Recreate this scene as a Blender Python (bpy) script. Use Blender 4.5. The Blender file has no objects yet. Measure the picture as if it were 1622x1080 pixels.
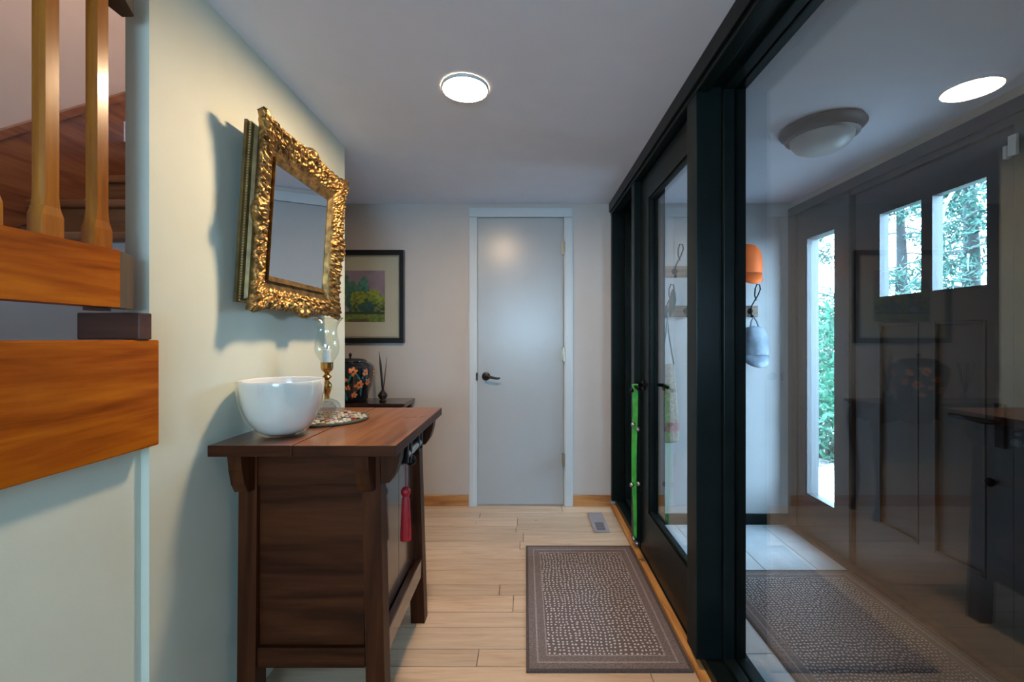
import bpy, bmesh, math, random
import numpy as np
from mathutils import Vector, Matrix
random.seed(7); np.random.seed(7)
S = bpy.context.scene
COL = S.collection
PI = math.pi

# ------------------------------------------------------------------ camera, world, light, exposure
W_PX, H_PX, F_PX, VPX, VPY = 1622.0, 1080.0, 690.0, 832.0, 536.0
cam_d = bpy.data.cameras.new('camera'); cam = bpy.data.objects.new('camera', cam_d); COL.objects.link(cam)
cam.location = (0, 0, 1.2); cam.rotation_euler = (PI/2, 0, 0)
cam_d.sensor_width = 36; cam_d.lens = F_PX / W_PX * 36
cam_d.shift_x = -(VPX - W_PX/2) / W_PX
cam_d.shift_y = (VPY - H_PX/2) / W_PX
cam_d.clip_start = 0.02
S.camera = cam
S.view_settings.view_transform = 'Standard'; S.view_settings.look = 'None'
S.view_settings.gamma = 1; S.view_settings.use_curve_mapping = False
S.view_settings.exposure = 0.0
S.cycles.use_denoising = True
S.cycles.max_bounces = 10; S.cycles.diffuse_bounces = 5; S.cycles.transparent_max_bounces = 24
S.cycles.caustics_reflective = False; S.cycles.caustics_refractive = False
S.cycles.sample_clamp_indirect = 4.0

world = bpy.data.worlds.new('world'); S.world = world; world.use_nodes = True
bg = world.node_tree.nodes['Background']
bg.inputs[0].default_value = (0.46, 0.74, 1.0, 1); bg.inputs[1].default_value = 36.0

def portal(loc, rot, sx, sy):
    l = bpy.data.lights.new('window_portal', 'AREA'); l.shape = 'RECTANGLE'; l.size = sx; l.size_y = sy
    l.cycles.is_portal = True
    o = bpy.data.objects.new('window_portal', l); COL.objects.link(o); o.location = loc; o.rotation_euler = rot
# portals only steer the sampling of the sky through the openings of the house
portal((2.05, 2.81, 1.0), (0, PI/2, 0), 1.75, 0.30)      # entry sidelight
portal((2.05, 2.08, 1.64), (0, PI/2, 0), 0.46, 0.56)     # front door panes
portal((0.0, -2.68, 1.40), (PI/2, 0, 0), 1.08, 0.8)       # added fill window behind the camera

LIGHT_K = 360.0
# ------------------------------------------------------------------ geometry constants
XL, H, YF = -0.915, 2.17, 3.136
XS = -2.0            # stairwell outer wall
XP, XG, XB = 0.615, 0.7455, 0.79   # partition: face, glass, back
XFR = 1.90           # entry front wall
ZE = -0.13           # entry floor

# ------------------------------------------------------------------ materials
def new_mat(name):
    m = bpy.data.materials.new(name); m.use_nodes = True
    nt = m.node_tree; return m, nt, nt.nodes['Principled BSDF']
def N(nt, t, **kw):
    n = nt.nodes.new(t)
    for k, v in kw.items(): setattr(n, k, v)
    return n
def ramp(nt, stops):
    r = N(nt, 'ShaderNodeValToRGB'); e = r.color_ramp.elements
    while len(e) < len(stops): e.new(0.5)
    for i, (p, c) in enumerate(stops): e[i].position = p; e[i].color = (*c, 1)
    return r
def plain(name, col, rough=0.5, metal=0.0, vary=0.06, nscale=8.0, bump=0.0, bscale=120.0, coat=0.0, spec=0.5):
    m, nt, b = new_mat(name)
    tc = N(nt, 'ShaderNodeTexCoord'); no = N(nt, 'ShaderNodeTexNoise')
    no.inputs['Scale'].default_value = nscale; no.inputs['Detail'].default_value = 4
    nt.links.new(tc.outputs['Object'], no.inputs['Vector'])
    lo = tuple(max(0, c*(1-vary)) for c in col); hi = tuple(min(1, c*(1+vary)) for c in col)
    r = ramp(nt, [(0.3, lo), (0.7, hi)]); nt.links.new(no.outputs['Fac'], r.inputs[0])
    nt.links.new(r.outputs[0], b.inputs['Base Color'])
    b.inputs['Roughness'].default_value = rough; b.inputs['Metallic'].default_value = metal
    b.inputs['Coat Weight'].default_value = coat; b.inputs['Coat Roughness'].default_value = 0.08
    b.inputs['Specular IOR Level'].default_value = spec
    if bump:
        n2 = N(nt, 'ShaderNodeTexNoise'); n2.inputs['Scale'].default_value = bscale; n2.inputs['Detail'].default_value = 3
        nt.links.new(tc.outputs['Object'], n2.inputs['Vector'])
        bp = N(nt, 'ShaderNodeBump'); bp.inputs['Strength'].default_value = bump; bp.inputs['Distance'].default_value = 0.002
        nt.links.new(n2.outputs['Fac'], bp.inputs['Height']); nt.links.new(bp.outputs[0], b.inputs['Normal'])
    return m
def wood(name, dark, mid, light, axis='X', rough=0.35, coat=0.0, freq=1.0, randomise=0.0, bump=0.15, coat_rough=0.1, knots=False, spec=0.5):
    """grain runs along the given object axis"""
    m, nt, b = new_mat(name)
    tc = N(nt, 'ShaderNodeTexCoord'); mp = N(nt, 'ShaderNodeMapping')
    sc = {'X': (1.2, 14, 14), 'Y': (14, 1.2, 14), 'Z': (14, 14, 1.2)}[axis]
    mp.inputs['Scale'].default_value = tuple(s*freq for s in sc)
    oi = N(nt, 'ShaderNodeObjectInfo')
    add = N(nt, 'ShaderNodeVectorMath', operation='ADD'); mul = N(nt, 'ShaderNodeVectorMath', operation='SCALE')
    cmb = N(nt, 'ShaderNodeCombineXYZ')
    for i in range(3): nt.links.new(oi.outputs['Random'], cmb.inputs[i])
    nt.links.new(cmb.outputs[0], mul.inputs[0]); mul.inputs['Scale'].default_value = 37.0
    nt.links.new(tc.outputs['Object'], add.inputs[0]); nt.links.new(mul.outputs[0], add.inputs[1])
    nt.links.new(add.outputs[0], mp.inputs['Vector'])
    n1 = N(nt, 'ShaderNodeTexNoise'); n1.inputs['Scale'].default_value = 1.3; n1.inputs['Detail'].default_value = 6; n1.inputs['Distortion'].default_value = 1.4
    nt.links.new(mp.outputs[0], n1.inputs['Vector'])
    n2 = N(nt, 'ShaderNodeTexNoise'); n2.inputs['Scale'].default_value = 9.0; n2.inputs['Detail'].default_value = 4
    nt.links.new(mp.outputs[0], n2.inputs['Vector'])
    mx = N(nt, 'ShaderNodeMath', operation='MULTIPLY_ADD'); nt.links.new(n2.outputs['Fac'], mx.inputs[0]); mx.inputs[1].default_value = 0.35
    nt.links.new(n1.outputs['Fac'], mx.inputs[2])
    r = ramp(nt, [(0.45, dark), (0.64, mid), (0.86, light)]); nt.links.new(mx.outputs[0], r.inputs[0])
    out = r.outputs[0]
    if randomise:
        hs = N(nt, 'ShaderNodeHueSaturation')
        mr = N(nt, 'ShaderNodeMapRange'); mr.inputs['To Min'].default_value = 1-randomise; mr.inputs['To Max'].default_value = 1+randomise
        nt.links.new(oi.outputs['Random'], mr.inputs['Value']); nt.links.new(mr.outputs[0], hs.inputs['Value'])
        nt.links.new(out, hs.inputs['Color']); out = hs.outputs[0]
    if knots:
        v = N(nt, 'ShaderNodeTexVoronoi'); v.inputs['Scale'].default_value = 3.3
        nt.links.new(add.outputs[0], v.inputs['Vector'])
        kr = ramp(nt, [(0.0, (1, 1, 1)), (0.035, (0, 0, 0))]); nt.links.new(v.outputs['Distance'], kr.inputs[0])
        mk = N(nt, 'ShaderNodeMixRGB'); nt.links.new(kr.outputs[0], mk.inputs['Fac']); nt.links.new(out, mk.inputs['Color1'])
        mk.inputs['Color2'].default_value = (*[c*0.25 for c in dark], 1); out = mk.outputs[0]
    nt.links.new(out, b.inputs['Base Color'])
    b.inputs['Roughness'].default_value = rough; b.inputs['Coat Weight'].default_value = coat
    b.inputs['Coat Roughness'].default_value = coat_rough; b.inputs['Specular IOR Level'].default_value = spec
    if bump:
        bp = N(nt, 'ShaderNodeBump'); bp.inputs['Strength'].default_value = bump; bp.inputs['Distance'].default_value = 0.001
        nt.links.new(mx.outputs[0], bp.inputs['Height']); nt.links.new(bp.outputs[0], b.inputs['Normal'])
    return m
def glass(name, tint=(0.9, 0.94, 0.94), f0=0.045, k=1.0, rough=0.0, noise=False):
    """pane: see-through, with a Schlick reflection on both faces"""
    m = bpy.data.materials.new(name); m.use_nodes = True; nt = m.node_tree; nt.nodes.clear()
    out = N(nt, 'ShaderNodeOutputMaterial'); mix = N(nt, 'ShaderNodeMixShader')
    tr = N(nt, 'ShaderNodeBsdfTransparent'); gl = N(nt, 'ShaderNodeBsdfGlossy')
    tr.inputs[0].default_value = (*tint, 1); gl.inputs['Roughness'].default_value = rough
    gl.inputs['Color'].default_value = (1, 1, 1, 1)
    lw = N(nt, 'ShaderNodeLayerWeight'); lw.inputs['Blend'].default_value = 0.5
    pw = N(nt, 'ShaderNodeMath', operation='POWER'); pw.inputs[1].default_value = 5.0
    nt.links.new(lw.outputs['Facing'], pw.inputs[0])
    ma = N(nt, 'ShaderNodeMath', operation='MULTIPLY_ADD'); ma.inputs[1].default_value = (1-f0)*k; ma.inputs[2].default_value = f0
    ma.use_clamp = True
    nt.links.new(pw.outputs[0], ma.inputs[0]); nt.links.new(ma.outputs[0], mix.inputs[0])
    nt.links.new(tr.outputs[0], mix.inputs[1]); nt.links.new(gl.outputs[0], mix.inputs[2])
    nt.links.new(mix.outputs[0], out.inputs[0])
    return m
def attr_mat(name, rough=0.5, coat=0.0, metal=0.0, bump=0.0):
    m, nt, b = new_mat(name)
    a = N(nt, 'ShaderNodeAttribute'); a.attribute_name = 'tint'
    no = N(nt, 'ShaderNodeTexNoise'); no.inputs['Scale'].default_value = 90
    tc = N(nt, 'ShaderNodeTexCoord'); nt.links.new(tc.outputs['Object'], no.inputs['Vector'])
    mr = N(nt, 'ShaderNodeMapRange'); mr.inputs['To Min'].default_value = 0.85; mr.inputs['To Max'].default_value = 1.15
    nt.links.new(no.outputs['Fac'], mr.inputs['Value'])
    hs = N(nt, 'ShaderNodeHueSaturation'); nt.links.new(mr.outputs[0], hs.inputs['Value']); nt.links.new(a.outputs['Color'], hs.inputs['Color'])
    nt.links.new(hs.outputs[0], b.inputs['Base Color'])
    b.inputs['Roughness'].default_value = rough; b.inputs['Coat Weight'].default_value = coat; b.inputs['Metallic'].default_value = metal
    return m
def emit(name, col, strength):
    m = bpy.data.materials.new(name); m.use_nodes = True; nt = m.node_tree; nt.nodes.clear()
    o = N(nt, 'ShaderNodeOutputMaterial'); e = N(nt, 'ShaderNodeEmission')
    e.inputs[0].default_value = (*col, 1); e.inputs[1].default_value = strength
    nt.links.new(e.outputs[0], o.inputs[0]); return m

M = {}
M['sage'] = plain('sage_wall_paint', (0.60, 0.65, 0.57), 0.6, vary=0.02, bump=0.12, bscale=160)
M['white_wall'] = plain('far_wall_paint', (0.50, 0.465, 0.44), 0.6, vary=0.02, bump=0.1, bscale=160)
M['entry_wall'] = plain('entry_wall_paint', (0.56, 0.53, 0.53), 0.6, vary=0.02, bump=0.1, bscale=160)
M['cream'] = plain('cream_wall_paint', (0.66, 0.62, 0.54), 0.6, vary=0.02)
M['stair_wall'] = plain('stairwell_paint', (0.60, 0.48, 0.43), 0.6, vary=0.02, bump=0.1)
M['ceil'] = plain('ceiling_paint', (0.79, 0.82, 0.93), 0.7, vary=0.015, bump=0.15, bscale=90)
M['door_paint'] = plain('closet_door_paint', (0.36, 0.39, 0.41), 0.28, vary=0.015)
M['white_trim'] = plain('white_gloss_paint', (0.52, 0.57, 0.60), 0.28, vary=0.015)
M['riser'] = plain('taupe_riser_paint', (0.42, 0.38, 0.35), 0.5, vary=0.04)
M['black'] = plain('black_frame_paint', (0.005, 0.009, 0.009), 0.33, vary=0.2, bump=0.06, bscale=60, spec=0.12)
M['charcoal'] = plain('charcoal_door_paint', (0.036, 0.037, 0.041), 0.38, vary=0.08, bump=0.06, bscale=60)
M['grey_jamb'] = plain('grey_jamb_paint', (0.03, 0.032, 0.036), 0.5)
M['oak'] = wood('oak_plank', (0.47, 0.31, 0.20), (0.57, 0.40, 0.27), (0.64, 0.47, 0.33), 'X', 0.32, 0.15, 1.0, 0.13, 0.08, knots=True)
M['subfloor'] = plain('subfloor', (0.12, 0.075, 0.045), 0.8)
M['honey'] = wood('honey_stair_wood', (0.16, 0.032, 0.001), (0.31, 0.070, 0.002), (0.45, 0.13, 0.005), 'Y', 0.40, 0.04, 0.8, 0.05, 0.08, spec=0.1)
M['honey_post'] = wood('honey_baluster_wood', (0.16, 0.042, 0.002), (0.30, 0.092, 0.004), (0.42, 0.155, 0.010), 'Z', 0.26, 0.30, 0.8, 0.05, 0.08, spec=0.3)
M['stain'] = wood('dark_stained_wood', (0.022, 0.006, 0.003), (0.05, 0.014, 0.007), (0.08, 0.026, 0.012), 'X', 0.4, 0.2, 0.8, 0, 0.1)
M['stain_end'] = wood('olive_stained_end', (0.03, 0.014, 0.004), (0.06, 0.03, 0.008), (0.09, 0.045, 0.014), 'Z', 0.4, 0.2, 0.8, 0, 0.1)
M['tread'] = wood('stair_tread_wood', (0.09, 0.028, 0.01), (0.17, 0.055, 0.018), (0.24, 0.09, 0.03), 'X', 0.35, 0.3, 0.8, 0.1, 0.1)
M['skirt'] = wood('stair_skirt_wood', (0.12, 0.032, 0.012), (0.22, 0.06, 0.02), (0.30, 0.10, 0.035), 'Y', 0.35, 0.3, 0.8, 0, 0.1)
M['base'] = wood('baseboard_wood', (0.22, 0.08, 0.02), (0.40, 0.17, 0.05), (0.52, 0.26, 0.09), 'X', 0.4, 0.2, 1.0, 0.05, 0.1)
M['thresh'] = wood('threshold_wood', (0.32, 0.12, 0.03), (0.58, 0.27, 0.08), (0.72, 0.38, 0.13), 'Y', 0.4, 0.2, 1.0, 0.05, 0.1)
M['cab_z'] = wood('lacquered_cabinet_upright', (0.020, 0.0055, 0.002), (0.044, 0.012, 0.004), (0.072, 0.021, 0.007), 'Z', 0.42, 0.05, 0.7, 0.06, 0.12, spec=0.12)
M['cab_x'] = wood('lacquered_cabinet_cross', (0.020, 0.0055, 0.002), (0.044, 0.012, 0.004), (0.072, 0.021, 0.007), 'X', 0.42, 0.05, 0.7, 0.06, 0.12, spec=0.12)
M['cab_y'] = wood('lacquered_cabinet_long', (0.014, 0.005, 0.003), (0.040, 0.012, 0.007), (0.08, 0.026, 0.012), 'Y', 0.22, 0.7, 0.7, 0.06, 0.1)
M['cab_top'] = wood('worn_cabinet_top', (0.07, 0.022, 0.009), (0.15, 0.052, 0.020), (0.25, 0.10, 0.038), 'Y', 0.36, 0.3, 0.6, 0.05, 0.12)
M['iron'] = plain('black_iron', (0.014, 0.014, 0.015), 0.35, 0.8, vary=0.3)
M['steel'] = plain('worn_steel', (0.45, 0.45, 0.46), 0.3, 1.0, vary=0.2, nscale=40)
M['bronze'] = plain('oil_rubbed_bronze', (0.035, 0.027, 0.022), 0.35, 0.7, vary=0.2)
M['lamp_bronze'] = plain('brown_bronze', (0.085, 0.062, 0.052), 0.45, 0.3, vary=0.15)
M['brass'] = plain('aged_brass', (0.50, 0.30, 0.09), 0.22, 1.0, vary=0.25, nscale=30)
M['hinge'] = plain('hinge_brass', (0.42, 0.36, 0.25), 0.35, 0.9, vary=0.2)
M['gold'] = plain('antique_gold', (0.27, 0.155, 0.05), 0.32, 0.8, vary=0.65, nscale=38, bump=0.5, bscale=220)
M['gold_dark'] = plain('tarnished_gold', (0.13, 0.085, 0.03), 0.42, 0.6, vary=0.5, nscale=22, bump=0.3, bscale=160)
M['bead_gold'] = plain('bead_gilt', (0.42, 0.33, 0.15), 0.3, 0.8, vary=0.3)
M['mirror'] = plain('mirror_silver', (0.86, 0.88, 0.9), 0.0, 1.0, vary=0.0)
M['pane'] = glass('window_glass', (0.965, 0.985, 0.985), 0.07, 1.5)
M['door_pane'] = glass('door_glass', (0.96, 0.98, 0.98), 0.045, 1.0)
M['win_pane'] = glass('front_window_glass', (0.98, 0.99, 0.99), 0.04, 1.0)
M['clear'] = glass('clear_glassware', (0.95, 0.97, 0.955), 0.05, 1.0)
M['casing_glass'] = glass('green_edge_glass', (0.95, 0.96, 0.94), 0.05, 1.0)
M['crystal'] = glass('cut_crystal', (0.86, 0.87, 0.88), 0.10, 1.0)
M['porcelain'] = plain('milk_white_glass', (0.80, 0.80, 0.78), 0.16, 0, vary=0.03, nscale=6, coat=0.4)
M['wax'] = plain('candle_wax', (0.66, 0.72, 0.78), 0.5, vary=0.03)
M['red'] = plain('red_silk', (0.34, 0.005, 0.010), 0.5, vary=0.3, nscale=60)
M['cord'] = plain('purple_cord', (0.20, 0.06, 0.11), 0.6, vary=0.4, nscale=120)
M['lamp_glass'] = plain('frosted_lamp_glass', (0.62, 0.63, 0.64), 0.3, vary=0.05)
M['plate'] = plain('ivory_plastic', (0.62, 0.60, 0.55), 0.4, vary=0.02)
M['sensor'] = plain('white_plastic', (0.78, 0.8, 0.82), 0.4, vary=0.02)
M['register'] = plain('painted_register', (0.34, 0.30, 0.32), 0.45, 0.3, vary=0.08)
M['dark_hole'] = plain('duct_dark', (0.01, 0.01, 0.011), 0.8)
M['green'] = plain('green_ribbon', (0.05, 0.36, 0.03), 0.5, vary=0.35, nscale=18)
M['lacquer'] = plain('black_red_lacquer', (0.022, 0.009, 0.008), 0.22, 0, vary=0.5, nscale=6, coat=0.5)
M['jar'] = plain('black_porcelain', (0.006, 0.007, 0.010), 0.12, 0, vary=0.3, coat=0.8)
M['petal'] = plain('orange_petal_enamel', (0.62, 0.19, 0.06), 0.25, vary=0.4, nscale=40)
M['leaf_enamel'] = plain('teal_leaf_enamel', (0.02, 0.16, 0.16), 0.2, vary=0.5, nscale=40)
M['pic_black'] = plain('black_picture_frame', (0.010, 0.010, 0.011), 0.3, vary=0.2)
M['mat_board'] = plain('cream_mat_board', (0.60, 0.55, 0.44), 0.8, vary=0.02)
M['pic_lip'] = plain('silver_slip', (0.45, 0.40, 0.30), 0.35, 0.6)
M['tint'] = attr_mat('printed_colours', 0.5)
M['mosaic'] = attr_mat('glazed_tessera', 0.2, 0.3)
M['grout'] = plain('dark_grout', (0.05, 0.055, 0.035), 0.8)
M['hook_board'] = wood('hook_board_wood', (0.14, 0.07, 0.04), (0.24, 0.13, 0.08), (0.32, 0.19, 0.12), 'X', 0.45, 0.1, 1.0, 0.1, 0.1)
M['orange'] = plain('orange_cap_cloth', (0.90, 0.13, 0.0), 0.7, vary=0.12, nscale=14, bump=0.2)
M['grey_cloth'] = plain('grey_cap_cloth', (0.22, 0.25, 0.31), 0.55, vary=0.35, nscale=16, bump=0.2)
M['knit'] = plain('cream_crochet', (0.30, 0.25, 0.20), 0.9, vary=0.45, nscale=70, bump=1.0, bscale=150)
M['pink'] = plain('pink_yarn', (0.30, 0.12, 0.13), 0.9, vary=0.4, nscale=60, bump=0.8, bscale=150)
M['dark_cloth'] = plain('dark_green_cloth', (0.035, 0.05, 0.045), 0.8, vary=0.3)
M['tile'] = plain('grey_slate_tile', (0.60, 0.60, 0.62), 0.24, vary=0.13, nscale=5, bump=0.1, bscale=30)
M['tile_grout'] = plain('tile_grout', (0.13, 0.135, 0.14), 0.8)
M['soil'] = plain('leaf_litter', (0.36, 0.33, 0.32), 0.9, vary=0.75, nscale=14, bump=1.0, bscale=40)
M['bark'] = plain('grey_bark', (0.09, 0.088, 0.085), 0.9, vary=0.35, nscale=14)
M['bark_dark'] = plain('dark_bark', (0.010, 0.011, 0.011), 0.9, vary=0.35, nscale=14)
def leaf_mat(name, c1, c2):
    m, nt, b = new_mat(name)
    g = N(nt, 'ShaderNodeNewGeometry'); r = ramp(nt, [(0.0, c1), (0.5, c2), (1.0, tuple(min(1, c*1.5) for c in c2))])
    nt.links.new(g.outputs['Random Per Island'], r.inputs[0])
    nt.links.new(r.outputs[0], b.inputs['Base Color']); b.inputs['Roughness'].default_value = 0.35
    tl = N(nt, 'ShaderNodeBsdfTranslucent'); nt.links.new(r.outputs[0], tl.inputs[0])
    mx = N(nt, 'ShaderNodeMixShader'); mx.inputs[0].default_value = 0.45
    nt.links.new(b.outputs[0], mx.inputs[1]); nt.links.new(tl.outputs[0], mx.inputs[2])
    nt.links.new(mx.outputs[0], nt.nodes['Material Output'].inputs[0]); return m
M['leaf'] = leaf_mat('shrub_leaf', (0.003, 0.030, 0.015), (0.018, 0.10, 0.055))
M['needle'] = leaf_mat('conifer_needle', (0.003, 0.022, 0.015), (0.030, 0.080, 0.060))

def rug_mat():
    m, nt, b = new_mat('woven_dot_rug')
    tc = N(nt, 'ShaderNodeTexCoord')
    n0 = N(nt, 'ShaderNodeTexNoise'); n0.inputs['Scale'].default_value = 5.0
    nt.links.new(tc.outputs['Object'], n0.inputs['Vector'])
    sc = N(nt, 'ShaderNodeVectorMath', operation='SCALE'); sc.inputs['Scale'].default_value = 0.05
    nt.links.new(n0.outputs['Color'], sc.inputs[0])
    ad = N(nt, 'ShaderNodeVectorMath', operation='ADD'); nt.links.new(tc.outputs['Object'], ad.inputs[0]); nt.links.new(sc.outputs[0], ad.inputs[1])
    v = N(nt, 'ShaderNodeTexVoronoi', voronoi_dimensions='2D'); v.inputs['Scale'].default_value = 58; v.inputs['Randomness'].default_value = 0.35
    nt.links.new(ad.outputs[0], v.inputs['Vector'])
    r = ramp(nt, [(0.20, (1, 1, 1)), (0.29, (0, 0, 0))]); nt.links.new(v.outputs['Distance'], r.inputs[0])
    n2 = N(nt, 'ShaderNodeTexNoise'); n2.inputs['Scale'].default_value = 320
    nt.links.new(tc.outputs['Object'], n2.inputs['Vector'])
    br = ramp(nt, [(0.3, (0.105, 0.080, 0.075)), (0.7, (0.20, 0.155, 0.150))]); nt.links.new(n2.outputs['Fac'], br.inputs[0])
    mx = N(nt, 'ShaderNodeMixRGB'); nt.links.new(r.outputs[0], mx.inputs['Fac']); nt.links.new(br.outputs[0], mx.inputs['Color1'])
    mx.inputs['Color2'].default_value = (0.60, 0.56, 0.56, 1)
    nt.links.new(mx.outputs[0], b.inputs['Base Color']); b.inputs['Roughness'].default_value = 0.9
    b.inputs['Specular IOR Level'].default_value = 0.2
    bp = N(nt, 'ShaderNodeBump'); bp.inputs['Strength'].default_value = 0.5; bp.inputs['Distance'].default_value = 0.003
    nt.links.new(r.outputs[0], bp.inputs['Height']); nt.links.new(bp.outputs[0], b.inputs['Normal'])
    return m
M['rug'] = rug_mat()
M['rug_border'] = plain('rug_border_weave', (0.19, 0.15, 0.145), 0.9, vary=0.4, nscale=180, bump=0.6, bscale=300, spec=0.2)
M['rug_line'] = plain('rug_line_weave', (0.32, 0.27, 0.26), 0.9, vary=0.3, nscale=180, bump=0.6, bscale=300, spec=0.2)
M['rug_edge'] = plain('rug_binding', (0.09, 0.072, 0.068), 0.9, vary=0.3, nscale=150, bump=0.6, bscale=300, spec=0.2)

# ------------------------------------------------------------------ builders
def wloc(o):
    v = Vector(o.location); p = o.parent
    while p: v += Vector(p.location); p = p.parent
    return v
def tag(o, label=None, cat=None, group=None, kind=None):
    if label: o['label'] = label
    if cat: o['category'] = cat
    if group: o['group'] = group
    if kind: o['kind'] = kind
    return o
def thing(name, loc, label, cat, group=None, kind=None):
    o = bpy.data.objects.new(name, None); COL.objects.link(o); o.location = loc; o.empty_display_size = 0.05
    return tag(o, label, cat, group, kind)
def link(name, verts, faces, mat, parent=None, smooth=False, tints=None, auto=None):
    """world-space mesh; the origin is moved to its base centre"""
    v = np.array(verts, dtype=float).reshape(-1, 3)
    lo, hi = v.min(0), v.max(0); c = np.array([(lo[0]+hi[0])/2, (lo[1]+hi[1])/2, lo[2]])
    me = bpy.data.meshes.new(name); me.from_pydata((v-c).tolist(), [], faces); me.update()
    if smooth:
        me.polygons.foreach_set('use_smooth', [True]*len(me.polygons))
        if auto is not None: me.set_sharp_from_angle(angle=math.radians(auto))
    if tints is not None:
        a = me.color_attributes.new('tint', 'FLOAT_COLOR', 'POINT')
        a.data.foreach_set('color', np.concatenate([np.array(tints), np.ones((len(tints), 1))], 1).astype(np.float32).ravel())
    me.materials.append(mat if not isinstance(mat, str) else M[mat])
    o = bpy.data.objects.new(name, me); COL.objects.link(o)
    if parent is not None:
        o.parent = parent; o.location = Vector(c) - wloc(parent)
    else: o.location = c
    return o
class MB:
    def __init__(s): s.v = []; s.f = []
    def add(s, v, f):
        n = len(s.v); s.v += [tuple(p) for p in v]; s.f += [tuple(i+n for i in q) for q in f]; return s
    def box(s, x0, x1, y0, y1, z0, z1, b=0.0):
        if b <= 0:
            v = [(x0,y0,z0),(x1,y0,z0),(x1,y1,z0),(x0,y1,z0),(x0,y0,z1),(x1,y0,z1),(x1,y1,z1),(x0,y1,z1)]
            return s.add(v, [(0,3,2,1),(4,5,6,7),(0,1,5,4),(1,2,6,5),(2,3,7,6),(3,0,4,7)])
        b = min(b, (x1-x0)/2.5, (y1-y0)/2.5, (z1-z0)/2.5)
        bm = bmesh.new(); bmesh.ops.create_cube(bm, size=1)
        for q in bm.verts: q.co = Vector(((x0+x1)/2+q.co.x*(x1-x0), (y0+y1)/2+q.co.y*(y1-y0), (z0+z1)/2+q.co.z*(z1-z0)))
        bmesh.ops.bevel(bm, geom=bm.edges[:], offset=b, segments=2, affect='EDGES', profile=0.6)
        bm.verts.index_update()
        s.add([q.co[:] for q in bm.verts], [[q.index for q in f.verts] for f in bm.faces]); bm.free(); return s
    def frustum(s, bot, top):
        """bot, top: (x0,x1,y0,y1,z)"""
        v = []
        for (x0,x1,y0,y1,z) in (bot, top): v += [(x0,y0,z),(x1,y0,z),(x1,y1,z),(x0,y1,z)]
        return s.add(v, [(0,3,2,1),(4,5,6,7),(0,1,5,4),(1,2,6,5),(2,3,7,6),(3,0,4,7)])
    def prism(s, poly, a, b, axis='Z'):
        """poly of 2D points extruded from a to b along axis; 2D axes follow the cyclic order"""
        n = len(poly)
        def p3(p, t): return {'Z': (p[0], p[1], t), 'X': (t, p[0], p[1]), 'Y': (p[0], t, p[1])}[axis]
        v = [p3(p, a) for p in poly] + [p3(p, b) for p in poly]
        f = [tuple(range(n-1, -1, -1)), tuple(range(n, 2*n))] + [(i, (i+1) % n, n+(i+1) % n, n+i) for i in range(n)]
        return s.add(v, f)
    def lathe(s, prof, cx, cy, n=40, z0=0.0, closed=True, wob=None):
        v = []; m = len(prof)
        for (r, z) in prof:
            for k in range(n):
                a = 2*PI*k/n; rr = r*(wob(a, z) if wob else 1)
                v.append((cx+rr*math.cos(a), cy+rr*math.sin(a), z0+z))
        f = [(i*n+k, i*n+(k+1) % n, (i+1)*n+(k+1) % n, (i+1)*n+k) for i in range(m-1) for k in range(n)]
        if closed: f += [tuple(range(n-1, -1, -1)), tuple((m-1)*n+k for k in range(n))]
        return s.add(v, f)
    def tube(s, pts, r, n=8):
        pts = [Vector(p) for p in pts]; m = len(pts)
        rs = r if hasattr(r, '__len__') else [r]*m
        v = []; up = Vector((0.13, 0.27, 0.95)).normalized(); prev = None
        for i, p in enumerate(pts):
            t = (pts[min(i+1, m-1)] - pts[max(i-1, 0)]).normalized()
            if prev is None:
                a = t.cross(up)
                if a.length < 0.05: a = t.cross(Vector((1, 0, 0)))
                a.normalize()
            else:
                a = prev - t*prev.dot(t); a.normalize()
            prev = a; b = t.cross(a)
            for k in range(n):
                w = 2*PI*k/n; v.append(p + (a*math.cos(w)+b*math.sin(w))*rs[i])
        f = [(i*n+k, i*n+(k+1) % n, (i+1)*n+(k+1) % n, (i+1)*n+k) for i in range(m-1) for k in range(n)]
        f += [tuple(range(n-1, -1, -1)), tuple((m-1)*n+k for k in range(n))]
        return s.add(v, f)
    def sphere(s, c, r, n=10, m=7, sq=(1, 1, 1)):
        prof = [(max(1e-4, r*math.sin(PI*i/m)), -r*math.cos(PI*i/m)) for i in range(m+1)]
        q = MB().lathe(prof, 0, 0, n)
        return s.add([(c[0]+p[0]*sq[0], c[1]+p[1]*sq[1], c[2]+p[2]*sq[2]) for p in q.v], q.f)
    def build(s, name, mat, parent=None, smooth=False, auto=None, kind=None):
        o = link(name, s.v, s.f, mat, parent, smooth, auto=auto)
        if kind: o['kind'] = kind
        return o
def bx(name, x0, x1, y0, y1, z0, z1, mat, parent=None, b=0.0):
    return MB().box(x0, x1, y0, y1, z0, z1, b).build(name, mat, parent)
def struct(o, label=None): tag(o, label, kind='structure'); return o

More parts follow.
